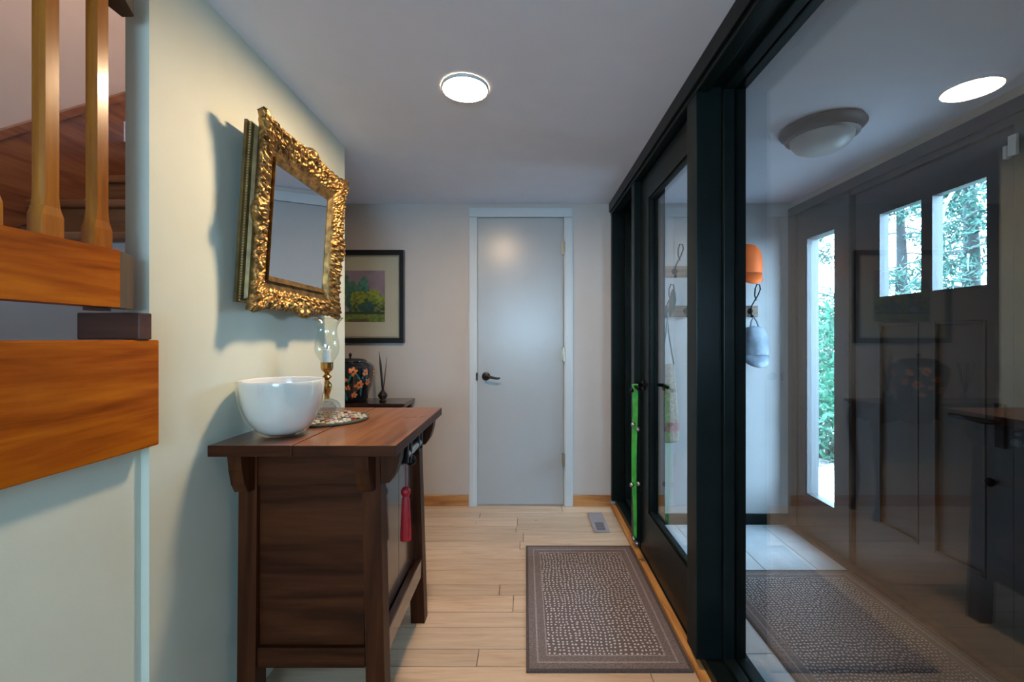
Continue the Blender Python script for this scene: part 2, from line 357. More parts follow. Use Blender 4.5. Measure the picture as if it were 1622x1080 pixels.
# ------------------------------------------------------------------ shell
floor = struct(thing('floor', (-0.7, 0.3, 0), 'pale oak plank floor of the hallway', None))
bx('subfloor', -2.1, 0.646, -2.65, YF, -0.16, -0.014, 'subfloor', floor)
PW = [0.128, 0.090, 0.131, 0.088, 0.125, 0.100]
y = YF; k = 0; plank_cache = {}
rng = random.Random(3)
while y > -2.6:
    w = PW[k % 6]; k += 1; y0 = max(y-w, -2.62); lim = XS if y0 > 2.2 else -0.93
    x = lim - rng.random()*0.6
    while x < 0.612:
        L = rng.choice([0.75, 0.95, 1.2]); a, b_ = max(x, lim), min(x+L, 0.612)
        if b_-a > 0.02: bx('plank', a+0.0013, b_-0.0013, y0+0.0014, y-0.0014, -0.013, rng.uniform(-0.0006, 0.0), 'oak', floor, 0.0016)
        x += L
    y = y0
struct(bx('ceiling', XL-0.06, XFR+0.2, -2.65, YF+0.1, H, H+0.1, 'ceil'))
struct(bx('ceiling_alcove', -2.1, XL-0.06, 2.207-0.06, YF+0.1, H, H+0.1, 'ceil'))
struct(bx('ceiling_stairwell', -2.1, XL+0.0, -2.0, 2.43, 3.6, 3.66, 'ceil'))
struct(bx('wall_far', -2.1, XFR+0.1, YF, YF+0.1, -0.16, H, 'white_wall'))
struct(bx('wall_entry_far', 0.80, XFR, YF-0.012, YF-0.0005, ZE, H, 'entry_wall'))
struct(MB().box(-0.97, XL, 1.06, 2.207, 0, H).box(-1.01, -0.97, 1.10, 2.207, 0, H).box(-1.01, XL-0.06, 1.06, 2.43, H+0.101, 3.6).build('wall_left', 'sage'))
struct(bx('wall_below_landing', -1.0, -0.935, -2.65, 1.0595, 0, 1.14, 'sage'))
struct(bx('wall_alcove_near', -2.0, -1.0105, 2.190, 2.207, 0, H-0.0005, 'white_wall'))
struct(bx('wall_alcove_left', -2.1, XS, 2.207, YF, 0, H, 'white_wall'))
struct(MB().box(-2.1, XS-0.0005, -2.0, 2.2065, 1.1, 3.6).box(-2.1, XS-0.0005, 2.2065, 2.43, H+0.101, 3.6).build('wall_stairwell', 'stair_wall'))
struct(bx('wall_stairwell_end', -2.1, -1.01, 2.36, 2.42, H+0.1, 3.6, 'stair_wall'))
struct(bx('wall_above_hall', XL-0.06, XL, -2.0, 1.0595, H+0.0005, 3.6, 'stair_wall'))
struct(bx('wall_stairwell_near', -2.1, XL, -2.0, -1.9, 1.1, 3.6, 'stair_wall'))
struct(bx('wall_right_near', 0.613, 0.80, -2.65, -0.651, -0.2, H, 'sage'))
# unseen wall behind the camera; its window opening is added and sized for cool fill
WW = 0.54
struct(MB().box(-2.1, -WW, -2.65, -2.55, -0.1, 3.6).box(WW, 2.1, -2.65, -2.55, -0.2, H).box(-WW, WW, -2.65, -2.55, -0.1, 1.0)
       .box(-WW, WW, -2.65, -2.55, 1.8, 3.6).build('wall_back', 'white_wall'))
struct(MB().box(-WW, WW, -2.63, -2.57, 1.0, 1.03).box(-WW, WW, -2.63, -2.57, 1.77, 1.8).box(-WW, -WW+0.03, -2.63, -2.57, 1.03, 1.77)
       .box(WW-0.03, WW, -2.63, -2.57, 1.03, 1.77).box(-0.015, 0.015, -2.63, -2.57, 1.03, 1.77).build('window_fill', 'white_trim'), 'white framed window added behind the viewer for cool fill light')
# entry shell
ef = struct(thing('floor_entry', (1.3, 1.2, ZE), 'grey slate tile floor of the entry', None))
bx('mortar_bed', 0.646, 2.0, -0.7, YF, ZE-0.04, ZE-0.006, 'tile_grout', ef)
ys = [1.84 + 0.61*j for j in range(-5, 4)]
for j in range(len(ys)):
    for i in range(5):
        x0 = 0.77 + 0.305*i - 0.0; x1 = x0+0.305; y0, y1 = max(ys[j]-0.61, -0.7), min(ys[j], YF-0.012)
        if x0 < 1.9 and y1-y0 > 0.03:
            bx('tile', x0+0.002, min(x1, 1.90)-0.002, y0+0.002, y1-0.002, ZE-0.02, ZE, 'tile', ef, 0.002)
struct(bx('baseboard_entry', 0.80, XFR, YF-0.026, YF-0.0125, ZE, ZE+0.075, 'black'))
struct(bx('wall_entry_near', 0.79, XFR+0.1, -0.75, -0.65, -0.2, H, 'charcoal'))
# front wall: openings for sidelight (2.67..2.946) and door (1.705..2.52)
fw = MB()
fw.box(XFR, XFR+0.12, -0.75, 1.60, -0.2, H)
fw.box(XFR, XFR+0.12, 1.60, YF, 2.125, H)
struct(fw.build('wall_front', 'cream'))
fr = MB()
fr.box(XFR-0.004, XFR+0.085, 1.60, YF-0.012, 2.033, 2.125)           # header
fr.box(XFR-0.004, XFR+0.085, 1.69, 2.535, ZE-0.02, ZE+0.009)           # door threshold
fr.box(XFR+0.06, XFR+0.10, 2.505, 2.54, ZE, 2.05).box(XFR+0.06, XFR+0.10, 1.68, 1.72, ZE, 2.05).box(XFR+0.06, XFR+0.10, 1.68, 2.54, 2.015, 2.05)   # door stops
fr.box(XFR-0.004, XFR+0.085, 2.946, YF-0.012, ZE, 2.05)             # far jamb panel
fr.box(XFR-0.004, XFR+0.085, 2.535, 2.67, ZE, 2.05)                 # mullion between sidelight and door
fr.box(XFR-0.004, XFR+0.085, 2.67, 2.946, ZE, 0.147)                # panel below the sidelight
fr.box(XFR-0.004, XFR+0.085, 2.67, 2.946, 1.87, 2.05)
fr.box(XFR-0.004, XFR+0.085, 1.60, 1.69, ZE, 2.05)                  # near jamb
fr.box(XFR-0.018, XFR-0.004, 1.60, YF-0.012, 2.065, 2.125, 0.003)  # proud casing
fr.box(XFR-0.018, XFR-0.004, 3.03, YF-0.012, ZE, 2.065, 0.003)
fr.box(XFR-0.012, XFR-0.004, 2.54, 2.60, ZE, 2.065, 0.003)
w2 = struct(thing('window_2', (XFR, 2.81, ZE), 'narrow sidelight window in charcoal surround beside the front door', None))
fr.build('surround', 'charcoal', w2)
bx('glass_pane', XFR+0.03, XFR+0.036, 2.67, 2.946, 0.147, 1.87, 'win_pane', w2)
MB().box(XFR+0.0, XFR+0.028, 2.936, 2.9455, 0.1475, 1.8695).box(XFR+0.0, XFR+0.028, 2.6705, 2.68, 0.1475, 1.8695).box(XFR+0.0, XFR+0.028, 2.68, 2.936, 0.1475, 0.157).build('glazing_bead', 'grey_jamb', w2)

struct(bx('trim_3', XFR-0.05, XFR-0.005, -0.6, YF-0.03, ZE, ZE+0.022, 'stain', None, 0.003), 'dark wooden edge strip along the front wall of the entry')
# front door
d3 = struct(thing('door_3', (XFR, 2.11, ZE), 'charcoal front door with two upper panes', None))
dx0, dx1 = XFR+0.012, XFR+0.056
sl = MB()
for (a, b_, c, d) in [(1.706, 1.806, ZE+.01, 2.03), (2.358, 2.52, ZE+.01, 2.03), (1.806, 2.358, 1.87, 2.03), (1.806, 2.358, 1.28, 1.415), (1.806, 2.358, ZE+.01, 0.20), (2.0415, 2.117, 0.20, 1.28)]:
    sl.box(dx0, dx1, a, b_, c, d)
sl.build('door_slab', 'charcoal', d3)
bx('muntin', dx0, dx1, 2.055, 2.104, 1.4155, 1.8695, 'charcoal', d3)
for (a, b_) in ((1.806, 2.055), (2.104, 2.358)):
    p = bx('glass_pane', dx0+0.02, dx0+0.025, a, b_, 1.416, 1.869, 'win_pane', d3)
    MB().box(dx0-0.003, dx1+0.003, b_-0.012, b_-0.0005, 1.416, 1.869).box(dx0-0.003, dx1+0.003, a+0.0005, b_-0.0125, 1.416, 1.424).build('glazing_bead', 'grey_jamb', p)
for (a, b_) in ((1.806, 2.0415), (2.117, 2.358)):
    p = bx('door_panel', dx0+0.014, dx1-0.008, a+0.0005, b_-0.0005, 0.2005, 1.2795, 'charcoal', d3)
    q = MB()
    for (c, d, e, f_) in [(a+.001, a+.013, .2015, 1.2785), (b_-.013, b_-.001, .2015, 1.2785), (a+.014, b_-.014, .2015, .214), (a+.014, b_-.014, 1.266, 1.2785)]:
        q.box(dx0-0.003, dx0+0.012, c, d, e, f_, 0.003)
    q.build('panel_moulding', 'charcoal', p)
h = MB().box(dx0-0.012, dx0, 1.728, 1.768, 0.76, 0.94, 0.004).build('handle_plate', 'iron', d3)
MB().tube([(dx0-0.012, 1.748, 0.865), (dx0-0.055, 1.748, 0.865), (dx0-0.062, 1.765, 0.865), (dx0-0.062, 1.90, 0.868)], [0.011, 0.011, 0.012, 0.009], 10).build('lever', 'iron', h, True)
MB().sphere((dx0-0.02, 1.775, 0.615), 0.018).build('thumb_turn', 'iron', d3, True)
# ------------------------------------------------------------------ partition frame and its glass
w3 = struct(thing('window_3', (0.7, 1.3, 0), 'black timber frame of the interior glass partition', None))
bx('header', 0.602, 0.80, -0.65, YF-0.001, 2.105, H-0.001, 'black', w3, 0.003)
MB().box(0.612, 0.66, -0.65, YF-0.001, 2.085, 2.105, 0.004).build('header_trim', 'black', w3)
for (a, b_) in ((3.088, YF-0.002), (2.46, 2.526), (1.566, 1.658), (-0.3, -0.2)):
    p = bx('post', XP, XB, a, b_, 0.045, 2.1045, 'black', w3, 0.003)
bx('sill', 0.6465, XB+0.02, -0.65, 1.62, -0.129, 0.045, 'black', w3, 0.003)
bx('sill', 0.6465, XB+0.02, 2.46, YF-0.002, -0.129, 0.045, 'black', w3, 0.003)
bx('sill', 0.6465, XB+0.02, 1.62, 2.46, -0.129, 0.015, 'black', w3, 0.003)
def glazing(y0, y1, z0, z1):
    p = bx('glass_pane', XG-0.003, XG+0.003, y0, y1, z0, z1, 'pane', w3)
    s = MB()
    for xa, xb in ((0.704, XG-0.004), (XG+0.004, 0.782)):
        s.box(xa, xb, y0, y0+0.022, z0, z1, 0.002).box(xa, xb, y1-0.022, y1, z0, z1, 0.002)
        s.box(xa, xb, y0+0.022, y1-0.022, z0, z0+0.022, 0.002).box(xa, xb, y0+0.022, y1-0.022, z1-0.022, z1, 0.002)
    s.build('glazing_stop', 'black', p)
glazing(-0.199, 1.565, 0.046, 2.104)
glazing(2.527, 3.087, 0.046, 2.104)
struct(bx('trim_1', 0.613, 0.646, -0.65, YF-0.004, -0.013, 0.010, 'thresh'), 'orange wooden threshold strip along the glass partition')

# glazed interior door
d2 = struct(thing('door_2', (0.67, 2.06, 0.02), 'black framed glass door in the partition', None))
s = MB()
for (a, b_, c, d) in [(2.288, 2.452, .022, 2.075), (1.664, 1.712, .022, 2.075), (1.712, 2.288, .022, .275), (1.712, 2.288, 1.945, 2.075)]:
    s.box(0.650, 0.692, a, b_, c, d)
s.build('stile_and_rail', 'black', d2)
p = bx('glass_pane', 0.669, 0.674, 1.712, 2.288, .275, 1.945, 'door_pane', d2)
s = MB()
for off, xa in ((0.0, 0.642), (0.013, 0.650)):
    w = 0.013
    s.box(xa, 0.668, 1.712+off, 1.712+off+w, .275+off, 1.945-off, .002).box(xa, 0.668, 2.288-off-w, 2.288-off, .275+off, 1.945-off, .002)
    s.box(xa, 0.668, 1.712+off+w, 2.288-off-w, .275+off, .275+off+w, .002).box(xa, 0.668, 1.712+off+w, 2.288-off-w, 1.945-off-w, 1.945-off, .002)
s.build('glass_moulding', 'black', p)
hp = MB().lathe([(0.028, 0), (0.028, 0.006), (0.02, 0.012), (0.0001, 0.012)], 0, 0, 20)
hp = MB().add([(0.650-q[2], 2.385+q[0], 0.945+q[1]) for q in hp.v], [f[::-1] for f in hp.f]).build('handle_rose', 'iron', d2, True, 40)
MB().tube([(0.640, 2.385, 0.945), (0.598, 2.385, 0.945), (0.588, 2.375, 0.945), (0.586, 2.30, 0.943), (0.592, 2.275, 0.943)], [0.010, 0.010, 0.011, 0.009, 0.008], 10).build('lever', 'iron', hp, True)
MB().tube([(0.692, 2.385, 0.945), (0.74, 2.385, 0.945), (0.75, 2.36, 0.945), (0.748, 2.28, 0.943)], [0.010, 0.010, 0.011, 0.008], 10).build('lever', 'iron', hp, True)
MB().box(0.640, 0.650, 2.41, 2.44, 0.35, 0.40).build('door_stop', 'iron', d2)

# far white door
d1 = struct(thing('door_1', (-0.034, YF, 0), 'plain white flush closet door at the hall end', None))
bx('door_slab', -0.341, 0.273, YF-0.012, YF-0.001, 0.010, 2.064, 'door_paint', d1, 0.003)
c = MB()
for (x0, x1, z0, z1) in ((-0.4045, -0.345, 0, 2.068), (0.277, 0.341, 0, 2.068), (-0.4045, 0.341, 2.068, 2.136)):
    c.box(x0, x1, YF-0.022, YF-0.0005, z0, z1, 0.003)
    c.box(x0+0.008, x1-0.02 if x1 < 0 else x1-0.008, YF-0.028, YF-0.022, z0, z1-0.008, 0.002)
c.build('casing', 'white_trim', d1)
for z in (1.845, 1.086, 0.332):
    hg = MB().box(0.262, 0.282, YF-0.030, YF-0.012, z-0.045, z+0.045, 0.002)
    q = MB().lathe([(0.006, -0.05), (0.006, 0.05)], 0.274, YF-0.034, 10, z); hg.add(q.v, q.f)
    hg.build('hinge', 'hinge', d1)
hr = MB().lathe([(0.030, 0), (0.030, 0.008), (0.018, 0.014), (0.0001, 0.014)], 0, 0, 24)
hr = MB().add([(-0.281+q[0], YF-0.012-q[2], 0.929+q[1]) for q in hr.v], hr.f).build('handle_rose', 'bronze', d1, True, 40)
MB().tube([(-0.281, YF-0.026, 0.929), (-0.281, YF-0.06, 0.929), (-0.262, YF-0.066, 0.929), (-0.225, YF-0.064, 0.922), (-0.195, YF-0.062, 0.917), (-0.178, YF-0.062, 0.922)],
          [0.011, 0.010, 0.010, 0.009, 0.008, 0.005], 10).build('lever', 'bronze', hr, True)
bx('latch_plate', -0.352, -0.339, YF-0.0285, YF-0.012, 0.90, 0.955, 'bronze', d1)
struct(MB().box(0.343, XP, YF-0.014, YF-0.0005, 0, 0.075, .002).box(0.343, XP, YF-0.020, YF-0.0005, 0, 0.018, .002).build('baseboard_right', 'base'))
struct(MB().box(XS+.001, -0.406, YF-0.014, YF-0.0005, 0, 0.075, .002).box(XS+.001, -0.406, YF-0.020, YF-0.0005, 0, 0.018, .002).build('baseboard_left', 'base'))

# ------------------------------------------------------------------ staircase and landing
st = thing('staircase', (-1.5, 1.9, 1.19), 'dark wooden stairs rising behind the balusters', 'staircase', kind='structure')
bx('landing', XS+.001, -0.941, -1.9, 1.245, 1.141, 1.192, 'tread', st)
for k in range(-1, 4):
    yk, zk = min(1.475+0.25*k, 2.145), 1.563+0.19*k
    rm = 'riser' if k < 1 else 'tread'
    bx('riser', XS+.001, -1.0105, yk+0.025, yk+0.043, zk-0.19, zk-0.034, rm, st)
    if k < 3: bx('tread', XS+.001, -1.0105, yk, min(yk+0.293, 2.188), zk-0.034, zk, 'tread', st, 0.008)
MB().prism([(1.25, 1.30), (1.25, 1.62), (2.188, 2.41), (2.188, 2.0)], XS+0.0005, XS+0.022, 'X').build('skirt_board', 'skirt', st)
MB().prism([(1.25, 1.62), (1.25, 1.655), (2.188, 2.445), (2.188, 2.41)], XS+0.0005, XS+0.030, 'X').build('skirt_cap', 'skirt', st)
struct(bx('trim_2', -0.94, -0.89, -1.9, 1.0595, 0.942, 1.1965, 'honey', None, 0.004), 'broad honey wood fascia board edging the landing')

bl = thing('balustrade', (-0.92, 0.5, 1.268), 'honey wood balustrade with chamfered balusters above the landing fascia', 'balustrade')
MB().prism([(-0.89, -1.2), (-0.89, 0.957), (-0.945, 0.957), (-0.945, -1.2)], 1.268, 1.393).build('bottom_rail', 'honey', bl)
MB().prism([(-0.8905, 0.9575), (-0.918, 1.022), (-0.924, 1.026), (-0.945, 1.026), (-0.945, 0.9575)], 1.268, 1.392).build('rail_end', 'stain_end', bl)
MB().prism([(-0.885, -1.2), (-0.885, 0.957), (-0.95, 0.957), (-0.95, -1.2)], 1.957, 2.035).build('handrail', 'honey', bl)
MB().prism([(-0.886, 0.9575), (-0.918, 1.022), (-0.924, 1.026), (-0.95, 1.026), (-0.95, 0.9575)], 1.957, 2.034).build('handrail_end', 'stain_end', bl)
for k in range(6):
    yc = 0.935-0.10*k; xc = -0.919
    def ring(hx, hy, c, z): return [(xc+sx*(hx-(c if u else 0)), yc+sy*(hy-(0 if u else c)), z) for (sx, sy, u) in
                                    ((1,-1,1),(1,-1,0),(1,1,0),(1,1,1),(-1,1,1),(-1,1,0),(-1,-1,0),(-1,-1,1))]
    rows = [ring(.0145, .0205, .001, 1.3935), ring(.0145, .0205, .001, 1.435), ring(.0128, .0178, .0035, 1.452), ring(.0128, .0178, .0058, 1.475), ring(.0128, .0178, .0058, 1.956)]
    f = [(i*8+j, i*8+(j+1) % 8, (i+1)*8+(j+1) % 8, (i+1)*8+j) for i in range(4) for j in range(8)] + [tuple(range(7, -1, -1)), tuple(range(32, 40))]
    link('baluster', [p for r_ in rows for p in r_], f, 'honey_post', bl)
bx('rail_foot', -0.945, -0.915, 0.93, 0.962, 1.2605, 1.2675, 'stain', bl)
o = MB().box(-1.03, -0.886, 1.0, 1.034, 1.1975, 1.2595, 0.003).build('stair_block', 'stain')
tag(o, 'dark reddish wooden block resting on the landing fascia below the rail end', 'wooden block')

# ------------------------------------------------------------------ recessed ceiling light and entry lamp
dl = thing('recessed_ceiling_light', (-0.232, 1.682, H-0.012), 'bright round recessed downlight in the hallway ceiling', 'ceiling light')
MB().lathe([(0.0001, 0.008), (0.083, 0.008), (0.085, 0.0), (0.0001, -0.004)][::-1], -0.232, 1.682, 40, H-0.012, False).build('light_lens', emit('downlight_glow', (1.0, 0.69, 0.41), LIGHT_K), dl, True)
MB().lathe([(0.0855, 0.0), (0.0855, 0.0105), (0.091, 0.0115), (0.0915, 0.006), (0.0875, -0.001), (0.0855, 0.0)], -0.232, 1.682, 40, H-0.012, False).build('trim_ring', 'white_trim', dl, True)
fl = thing('flush_mount_lamp', (1.36, 2.0, H), 'bronze flush mount lamp with frosted bowl on the entry ceiling', 'ceiling lamp')
MB().lathe([(0.10, -0.001), (0.165, -0.001), (0.172, -0.012), (0.165, -0.022), (0.150, -0.030), (0.146, -0.048), (0.130, -0.052), (0.128, -0.03), (0.10, -0.02)], 1.36, 2.0, 48, H, False).build('bronze_rim', 'lamp_bronze', fl, True, 50)
MB().lathe([(0.129, -0.045), (0.124, -0.068), (0.105, -0.094), (0.07, -0.112), (0.03, -0.120), (0.0005, -0.121)], 1.36, 2.0, 48, H, False).build('glass_bowl', 'lamp_glass', fl, True)
# added point light, unseen above the stairs, to brighten the stairwell
ul = bpy.data.lights.new('stairwell_fill', 'POINT'); ul.energy = 15; ul.color = (1, 0.80, 0.68); ul.shadow_soft_size = 0.12
uo = bpy.data.objects.new('stairwell_fill', ul); COL.objects.link(uo); uo.location = (-1.45, 1.55, 3.3)

# ------------------------------------------------------------------ cabinet
cb = thing('cabinet', (-0.65, 1.6, 0), 'dark lacquered wooden cabinet with splayed legs standing against the left wall', 'cabinet')
bx('top_board', -0.912, -0.6695, 1.249, 1.943, 0.860, 0.893, 'cab_top', cb, 0.003)
tb = bx('top_board', -0.6675, -0.372, 1.249, 1.943, 0.860, 0.8925, 'cab_top', cb, 0.003)
for o in (cb.children[0], tb):
    o.data.materials.append(M['cab_x'])
    for p in o.data.polygons:
        if abs(p.normal.z) < 0.5: p.material_index = 1
legs = [((-0.878, -0.822, 1.324, 1.380), (-0.878, -0.822, 1.336, 1.390)), ((-0.482, -0.424, 1.324, 1.380), (-0.502, -0.447, 1.336, 1.390)),
        ((-0.878, -0.822, 1.834, 1.890), (-0.878, -0.822, 1.822, 1.876)), ((-0.482, -0.424, 1.834, 1.890), (-0.502, -0.447, 1.822, 1.876))]
for b_, t in legs: MB().frustum((*b_, 0.0), (*t, 0.860)).build('leg', 'cab_z', cb)
def xf(z): return -0.424 + (-0.447+0.424)*z/0.86          # front face of the legs
for (ya, yb, yp) in ((1.338, 1.362, 1.349), (1.848, 1.872, 1.855)):
    bx('side_panel', -0.8215, -0.499, yp, yp+0.012, 0.252, 0.748, 'cab_x', cb)
    bx('side_rail', -0.8215, -0.492, ya-0.004, yb, 0.190, 0.2515, 'cab_x', cb, 0.003)
    bx('side_apron', -0.8215, -0.503, ya, yb, 0.7485, 0.8595, 'cab_x', cb, 0.003)
bx('back_panel', -0.868, -0.858, 1.3805, 1.833, 0.20, 0.859, 'cab_y', cb)
bx('floor_board', -0.857, -0.475, 1.3635, 1.847, 0.215, 0.235, 'cab_y', cb)
bx('front_rail', -0.462, -0.434, 1.382, 1.832, 0.205, 0.275, 'cab_y', cb, 0.003)
bx('front_apron', -0.478, -0.450, 1.391, 1.821, 0.7485, 0.8595, 'cab_y', cb, 0.003)
for (a, b_) in ((1.3915, 1.6055), (1.6065, 1.8205)):
    d = bx('cabinet_door', -0.482, -0.466, a, b_, 0.276, 0.7478, 'cab_y', cb, 0.002)
# winged brackets under the top: projecting to the front, the back and the sides
def bracket_x(xa, xb, y0, y1, nm='bracket'):
    # profile in X-Z: attached at xa, reaching xb at the top
    w = xb-xa
    poly = [(xa, 0.858), (xb, 0.858), (xa+w*0.92, 0.82), (xa+w*0.72, 0.782), (xa+w*0.45, 0.756), (xa, 0.752)]
    if w < 0: poly = poly[::-1]
    n = len(poly)
    v = [(p[0], y0, p[1]) for p in poly]+[(p[0], y1, p[1]) for p in poly]
    f = [tuple(range(n)), tuple(range(2*n-1, n-1, -1))]+[(i, i+n, (i+1) % n+n, (i+1) % n) for i in range(n)]
    link(nm, v, f, 'cab_z', cb)
def bracket_y(ya, yb, x0, x1):
    w = yb-ya
    poly = [(ya, 0.858), (yb, 0.858), (ya+w*0.92, 0.815), (ya+w*0.75, 0.770), (ya+w*0.5, 0.742), (ya, 0.738)]
    if w < 0: poly = poly[::-1]
    n = len(poly)
    v = [(x0, p[0], p[1]) for p in poly]+[(x1, p[0], p[1]) for p in poly]
    f = [tuple(range(n-1, -1, -1)), tuple(range(n, 2*n))]+[(i, (i+1) % n, (i+1) % n+n, i+n) for i in range(n)]
    link('bracket', v, f, 'cab_z', cb)
bracket_x(-0.446, -0.384, 1.342, 1.386); bracket_x(-0.446, -0.384, 1.826, 1.872)
bracket_x(-0.879, -0.908, 1.342, 1.386); bracket_x(-0.879, -0.908, 1.826, 1.872)
for x0 in (-0.868, -0.498):
    bracket_y(1.333, 1.268, x0, x0+0.040); bracket_y(1.880, 1.932, x0, x0+0.040)
# iron lock on the front
lk = MB().lathe([(0.0001, 0), (0.056, 0), (0.056, 0.004), (0.03, 0.006), (0.0001, 0.006)], 0, 0, 28)
lk = MB().add([(-0.4495+q[2], 1.60+q[0], 0.792+q[1]) for q in lk.v], lk.f).build('lock_plate', 'iron', cb, True, 40)
MB().tube([(-0.418, 1.51, 0.795), (-0.418, 1.70, 0.795)], 0.016, 12).build('lock_bar', 'steel', lk, True, 40)
MB().tube([(-0.418, 1.52, 0.828), (-0.418, 1.69, 0.828)], 0.007, 10).build('lock_pin', 'steel', lk, True, 40)
for yy in (1.50, 1.545, 1.66, 1.705): MB().box(-0.444, -0.402, yy-0.009, yy+0.009, 0.770, 0.842, 0.004).build('lock_hasp', 'iron', lk)
MB().sphere((-0.413, 1.575, 0.760), 0.020).build('lock_knob', 'iron', lk, True)
# wood knots / scars on the worn top
for (px, py, rx, ry) in ((-0.463, 1.70, .016, .006), (-0.432, 1.705, .012, .007), (-0.405, 1.71, .014, .005)):
    q = MB().lathe([(1.0, 0.0), (0.8, 0.0008), (0.45, 0.0008), (0.0001, 0.0003)], 0, 0, 16, 0, False, lambda a, z: 1+0.22*math.sin(3*a+px*90))
    MB().add([(px+v[0]*rx, py+v[1]*ry, 0.8925+v[2]) for v in q.v], q.f).build('knot', 'stain_end', tb)
# tassel
ts = thing('tassel', (-0.425, 1.55, 0.48), 'red silk tassel hanging from the cabinet lock', 'tassel')
MB().tube([(-0.424, 1.552, 0.785), (-0.425, 1.55, 0.75), (-0.425, 1.55, 0.672)], 0.0028, 8).build('cord', 'cord', ts, True)
MB().sphere((-0.425, 1.55, 0.655), 0.0175, 16, 10, (1, 1, 1.05)).build('knot_ball', 'red', ts, True)
MB().lathe([(0.010, 0.640), (0.014, 0.625), (0.0165, 0.56), (0.019, 0.50), (0.0185, 0.484), (0.0001, 0.486)], -0.425, 1.55, 40, 0, False, lambda a, z: 1+0.05*math.cos(14*a)).build('fringe', 'red', ts, True, 50)

# ------------------------------------------------------------------ things on the cabinet
ZT = 0.8932
bw = thing('bowl', (-0.778, 1.39, ZT), 'milk white glass bowl with a clear casing on the cabinet top', 'bowl')
def bowl_prof(rb, rt, h0, h1, n=16): return [(rb+(rt-rb)*math.sin(PI/2*(i/n))**0.85, h0+(h1-h0)*(1-math.cos(PI/2*(i/n)))**1.0) for i in range(n+1)]
outer = [(0.0005, 0.006)] + [(0.040+(0.121-0.040)*(math.sin(PI/2*t)**0.9), 0.006+0.168*(1-math.cos(PI/2*t))**0.92) for t in np.linspace(0, 1, 20)]
inner = [(r-0.006 if r > 0.01 else r, z+0.006 if i < 21 and z < 0.16 else z) for i, (r, z) in enumerate(outer)][::-1]
MB().lathe(outer+[(0.1205, 0.1755), (0.118, 0.1755)]+inner, -0.774, 1.392, 56, ZT, False).build('white_bowl', 'porcelain', bw, True, 60)
shell = [(0.0005, 0.0)] + [(0.044+(0.125-0.044)*(math.sin(PI/2*t)**0.9), 0.0+0.172*(1-math.cos(PI/2*t))**0.90) for t in np.linspace(0, 1, 20)]
MB().lathe(shell, -0.778, 1.39, 56, ZT, False).build('clear_casing', 'casing_glass', bw, True)

tv = thing('mosaic_plate', (-0.752, 1.645, ZT), 'round mosaic trivet of white, red and black tesserae under the candle lamp', 'trivet')
MB().lathe([(0.0005, 0), (0.150, 0), (0.155, 0.004), (0.155, 0.008), (0.150, 0.0095), (0.0005, 0.0095)], -0.752, 1.645, 48, ZT, False).build('plate_base', 'grout', tv, True, 40)
tv_v, tv_f, tv_c = [], [], []
pal = [(.66,.64,.56)]*6+[(.55,.03,.04)]*2+[(.02,.02,.025)]*2+[(.62,.40,.05), (.06,.16,.2)]
rr = random.Random(11)
for i in range(-9, 10):
    for j in range(-9, 10):
        x = i*0.0165+rr.uniform(-.002, .002)+(j % 2)*0.008; y_ = j*0.0165+rr.uniform(-.002, .002)
        if math.hypot(x, y_) > 0.144: continue
        c_ = rr.choice(pal); a = rr.uniform(0, PI); n = rr.choice([4, 4, 5, 6]); s_ = rr.uniform(.0065, .0088); b0 = len(tv_v)
        for zz in (0.0095, 0.0115):
            for q in range(n): tv_v.append((-0.752+x+s_*math.cos(a+2*PI*q/n), 1.645+y_+s_*math.sin(a+2*PI*q/n), ZT+zz)); tv_c.append(c_)
        tv_f.append(tuple(b0+n+q for q in range(n)))
        for q in range(n): tv_f.append((b0+q, b0+(q+1) % n, b0+n+(q+1) % n, b0+n+q))
o = link('tesserae', tv_v, tv_f, 'mosaic', tv, tints=tv_c); o['kind'] = 'stuff'

ZL = ZT+0.0117; CX, CY = -0.742, 1.63
hl = thing('hurricane_candle_lamp', (CX, CY, ZL), 'brass and crystal candlestick with a fluted glass hurricane shade', 'candlestick')
# faceted crystal ball base
q = MB().lathe([(0.024, 0.0), (0.042, 0.010), (0.050, 0.028), (0.048, 0.044), (0.036, 0.060), (0.018, 0.069), (0.0005, 0.070)], CX, CY, 12, ZL, False)
q.build('crystal_base', 'crystal', hl)
q = MB().lathe([(0.012, 0.004), (0.030, 0.02), (0.034, 0.034), (0.022, 0.054), (0.008, 0.062)], CX, CY, 9, ZL, False); q.build('crystal_core', 'crystal', hl)
z0 = ZL+0.070
MB().lathe([(0.010, 0.0), (0.0085, 0.012), (0.014, 0.030), (0.0175, 0.046), (0.016, 0.056), (0.008, 0.066), (0.007, 0.070), (0.017, 0.082), (0.008, 0.092), (0.0085, 0.096), (0.020, 0.108), (0.022, 0.116), (0.022, 0.132), (0.0235, 0.136), (0.0005, 0.136)],
           CX, CY, 16, z0, False).build('brass_stem', 'brass', hl, True, 35)
zs = z0+0.137
MB().lathe([(0.021, 0.0), (0.030, 0.012), (0.040, 0.032), (0.044, 0.052), (0.042, 0.075), (0.036, 0.100), (0.034, 0.118), (0.037, 0.135), (0.045, 0.152), (0.056, 0.164), (0.0565, 0.166), (0.052, 0.163), (0.043, 0.151), (0.035, 0.134), (0.032, 0.118), (0.034, 0.100), (0.040, 0.075), (0.042, 0.052), (0.038, 0.032), (0.028, 0.013), (0.019, 0.001)],
           CX, CY, 48, zs, False, lambda a, z: 1+(0.05*math.cos(10*a) if z > 0.155 else 0.0)).build('glass_shade', 'clear', hl, True)
cd = MB().lathe([(0.0005, 0.0), (0.015, 0.0), (0.015, 0.045), (0.012, 0.048), (0.0005, 0.047)], CX, CY, 24, zs-0.0005, False).build('candle', 'wax', hl, True, 40)
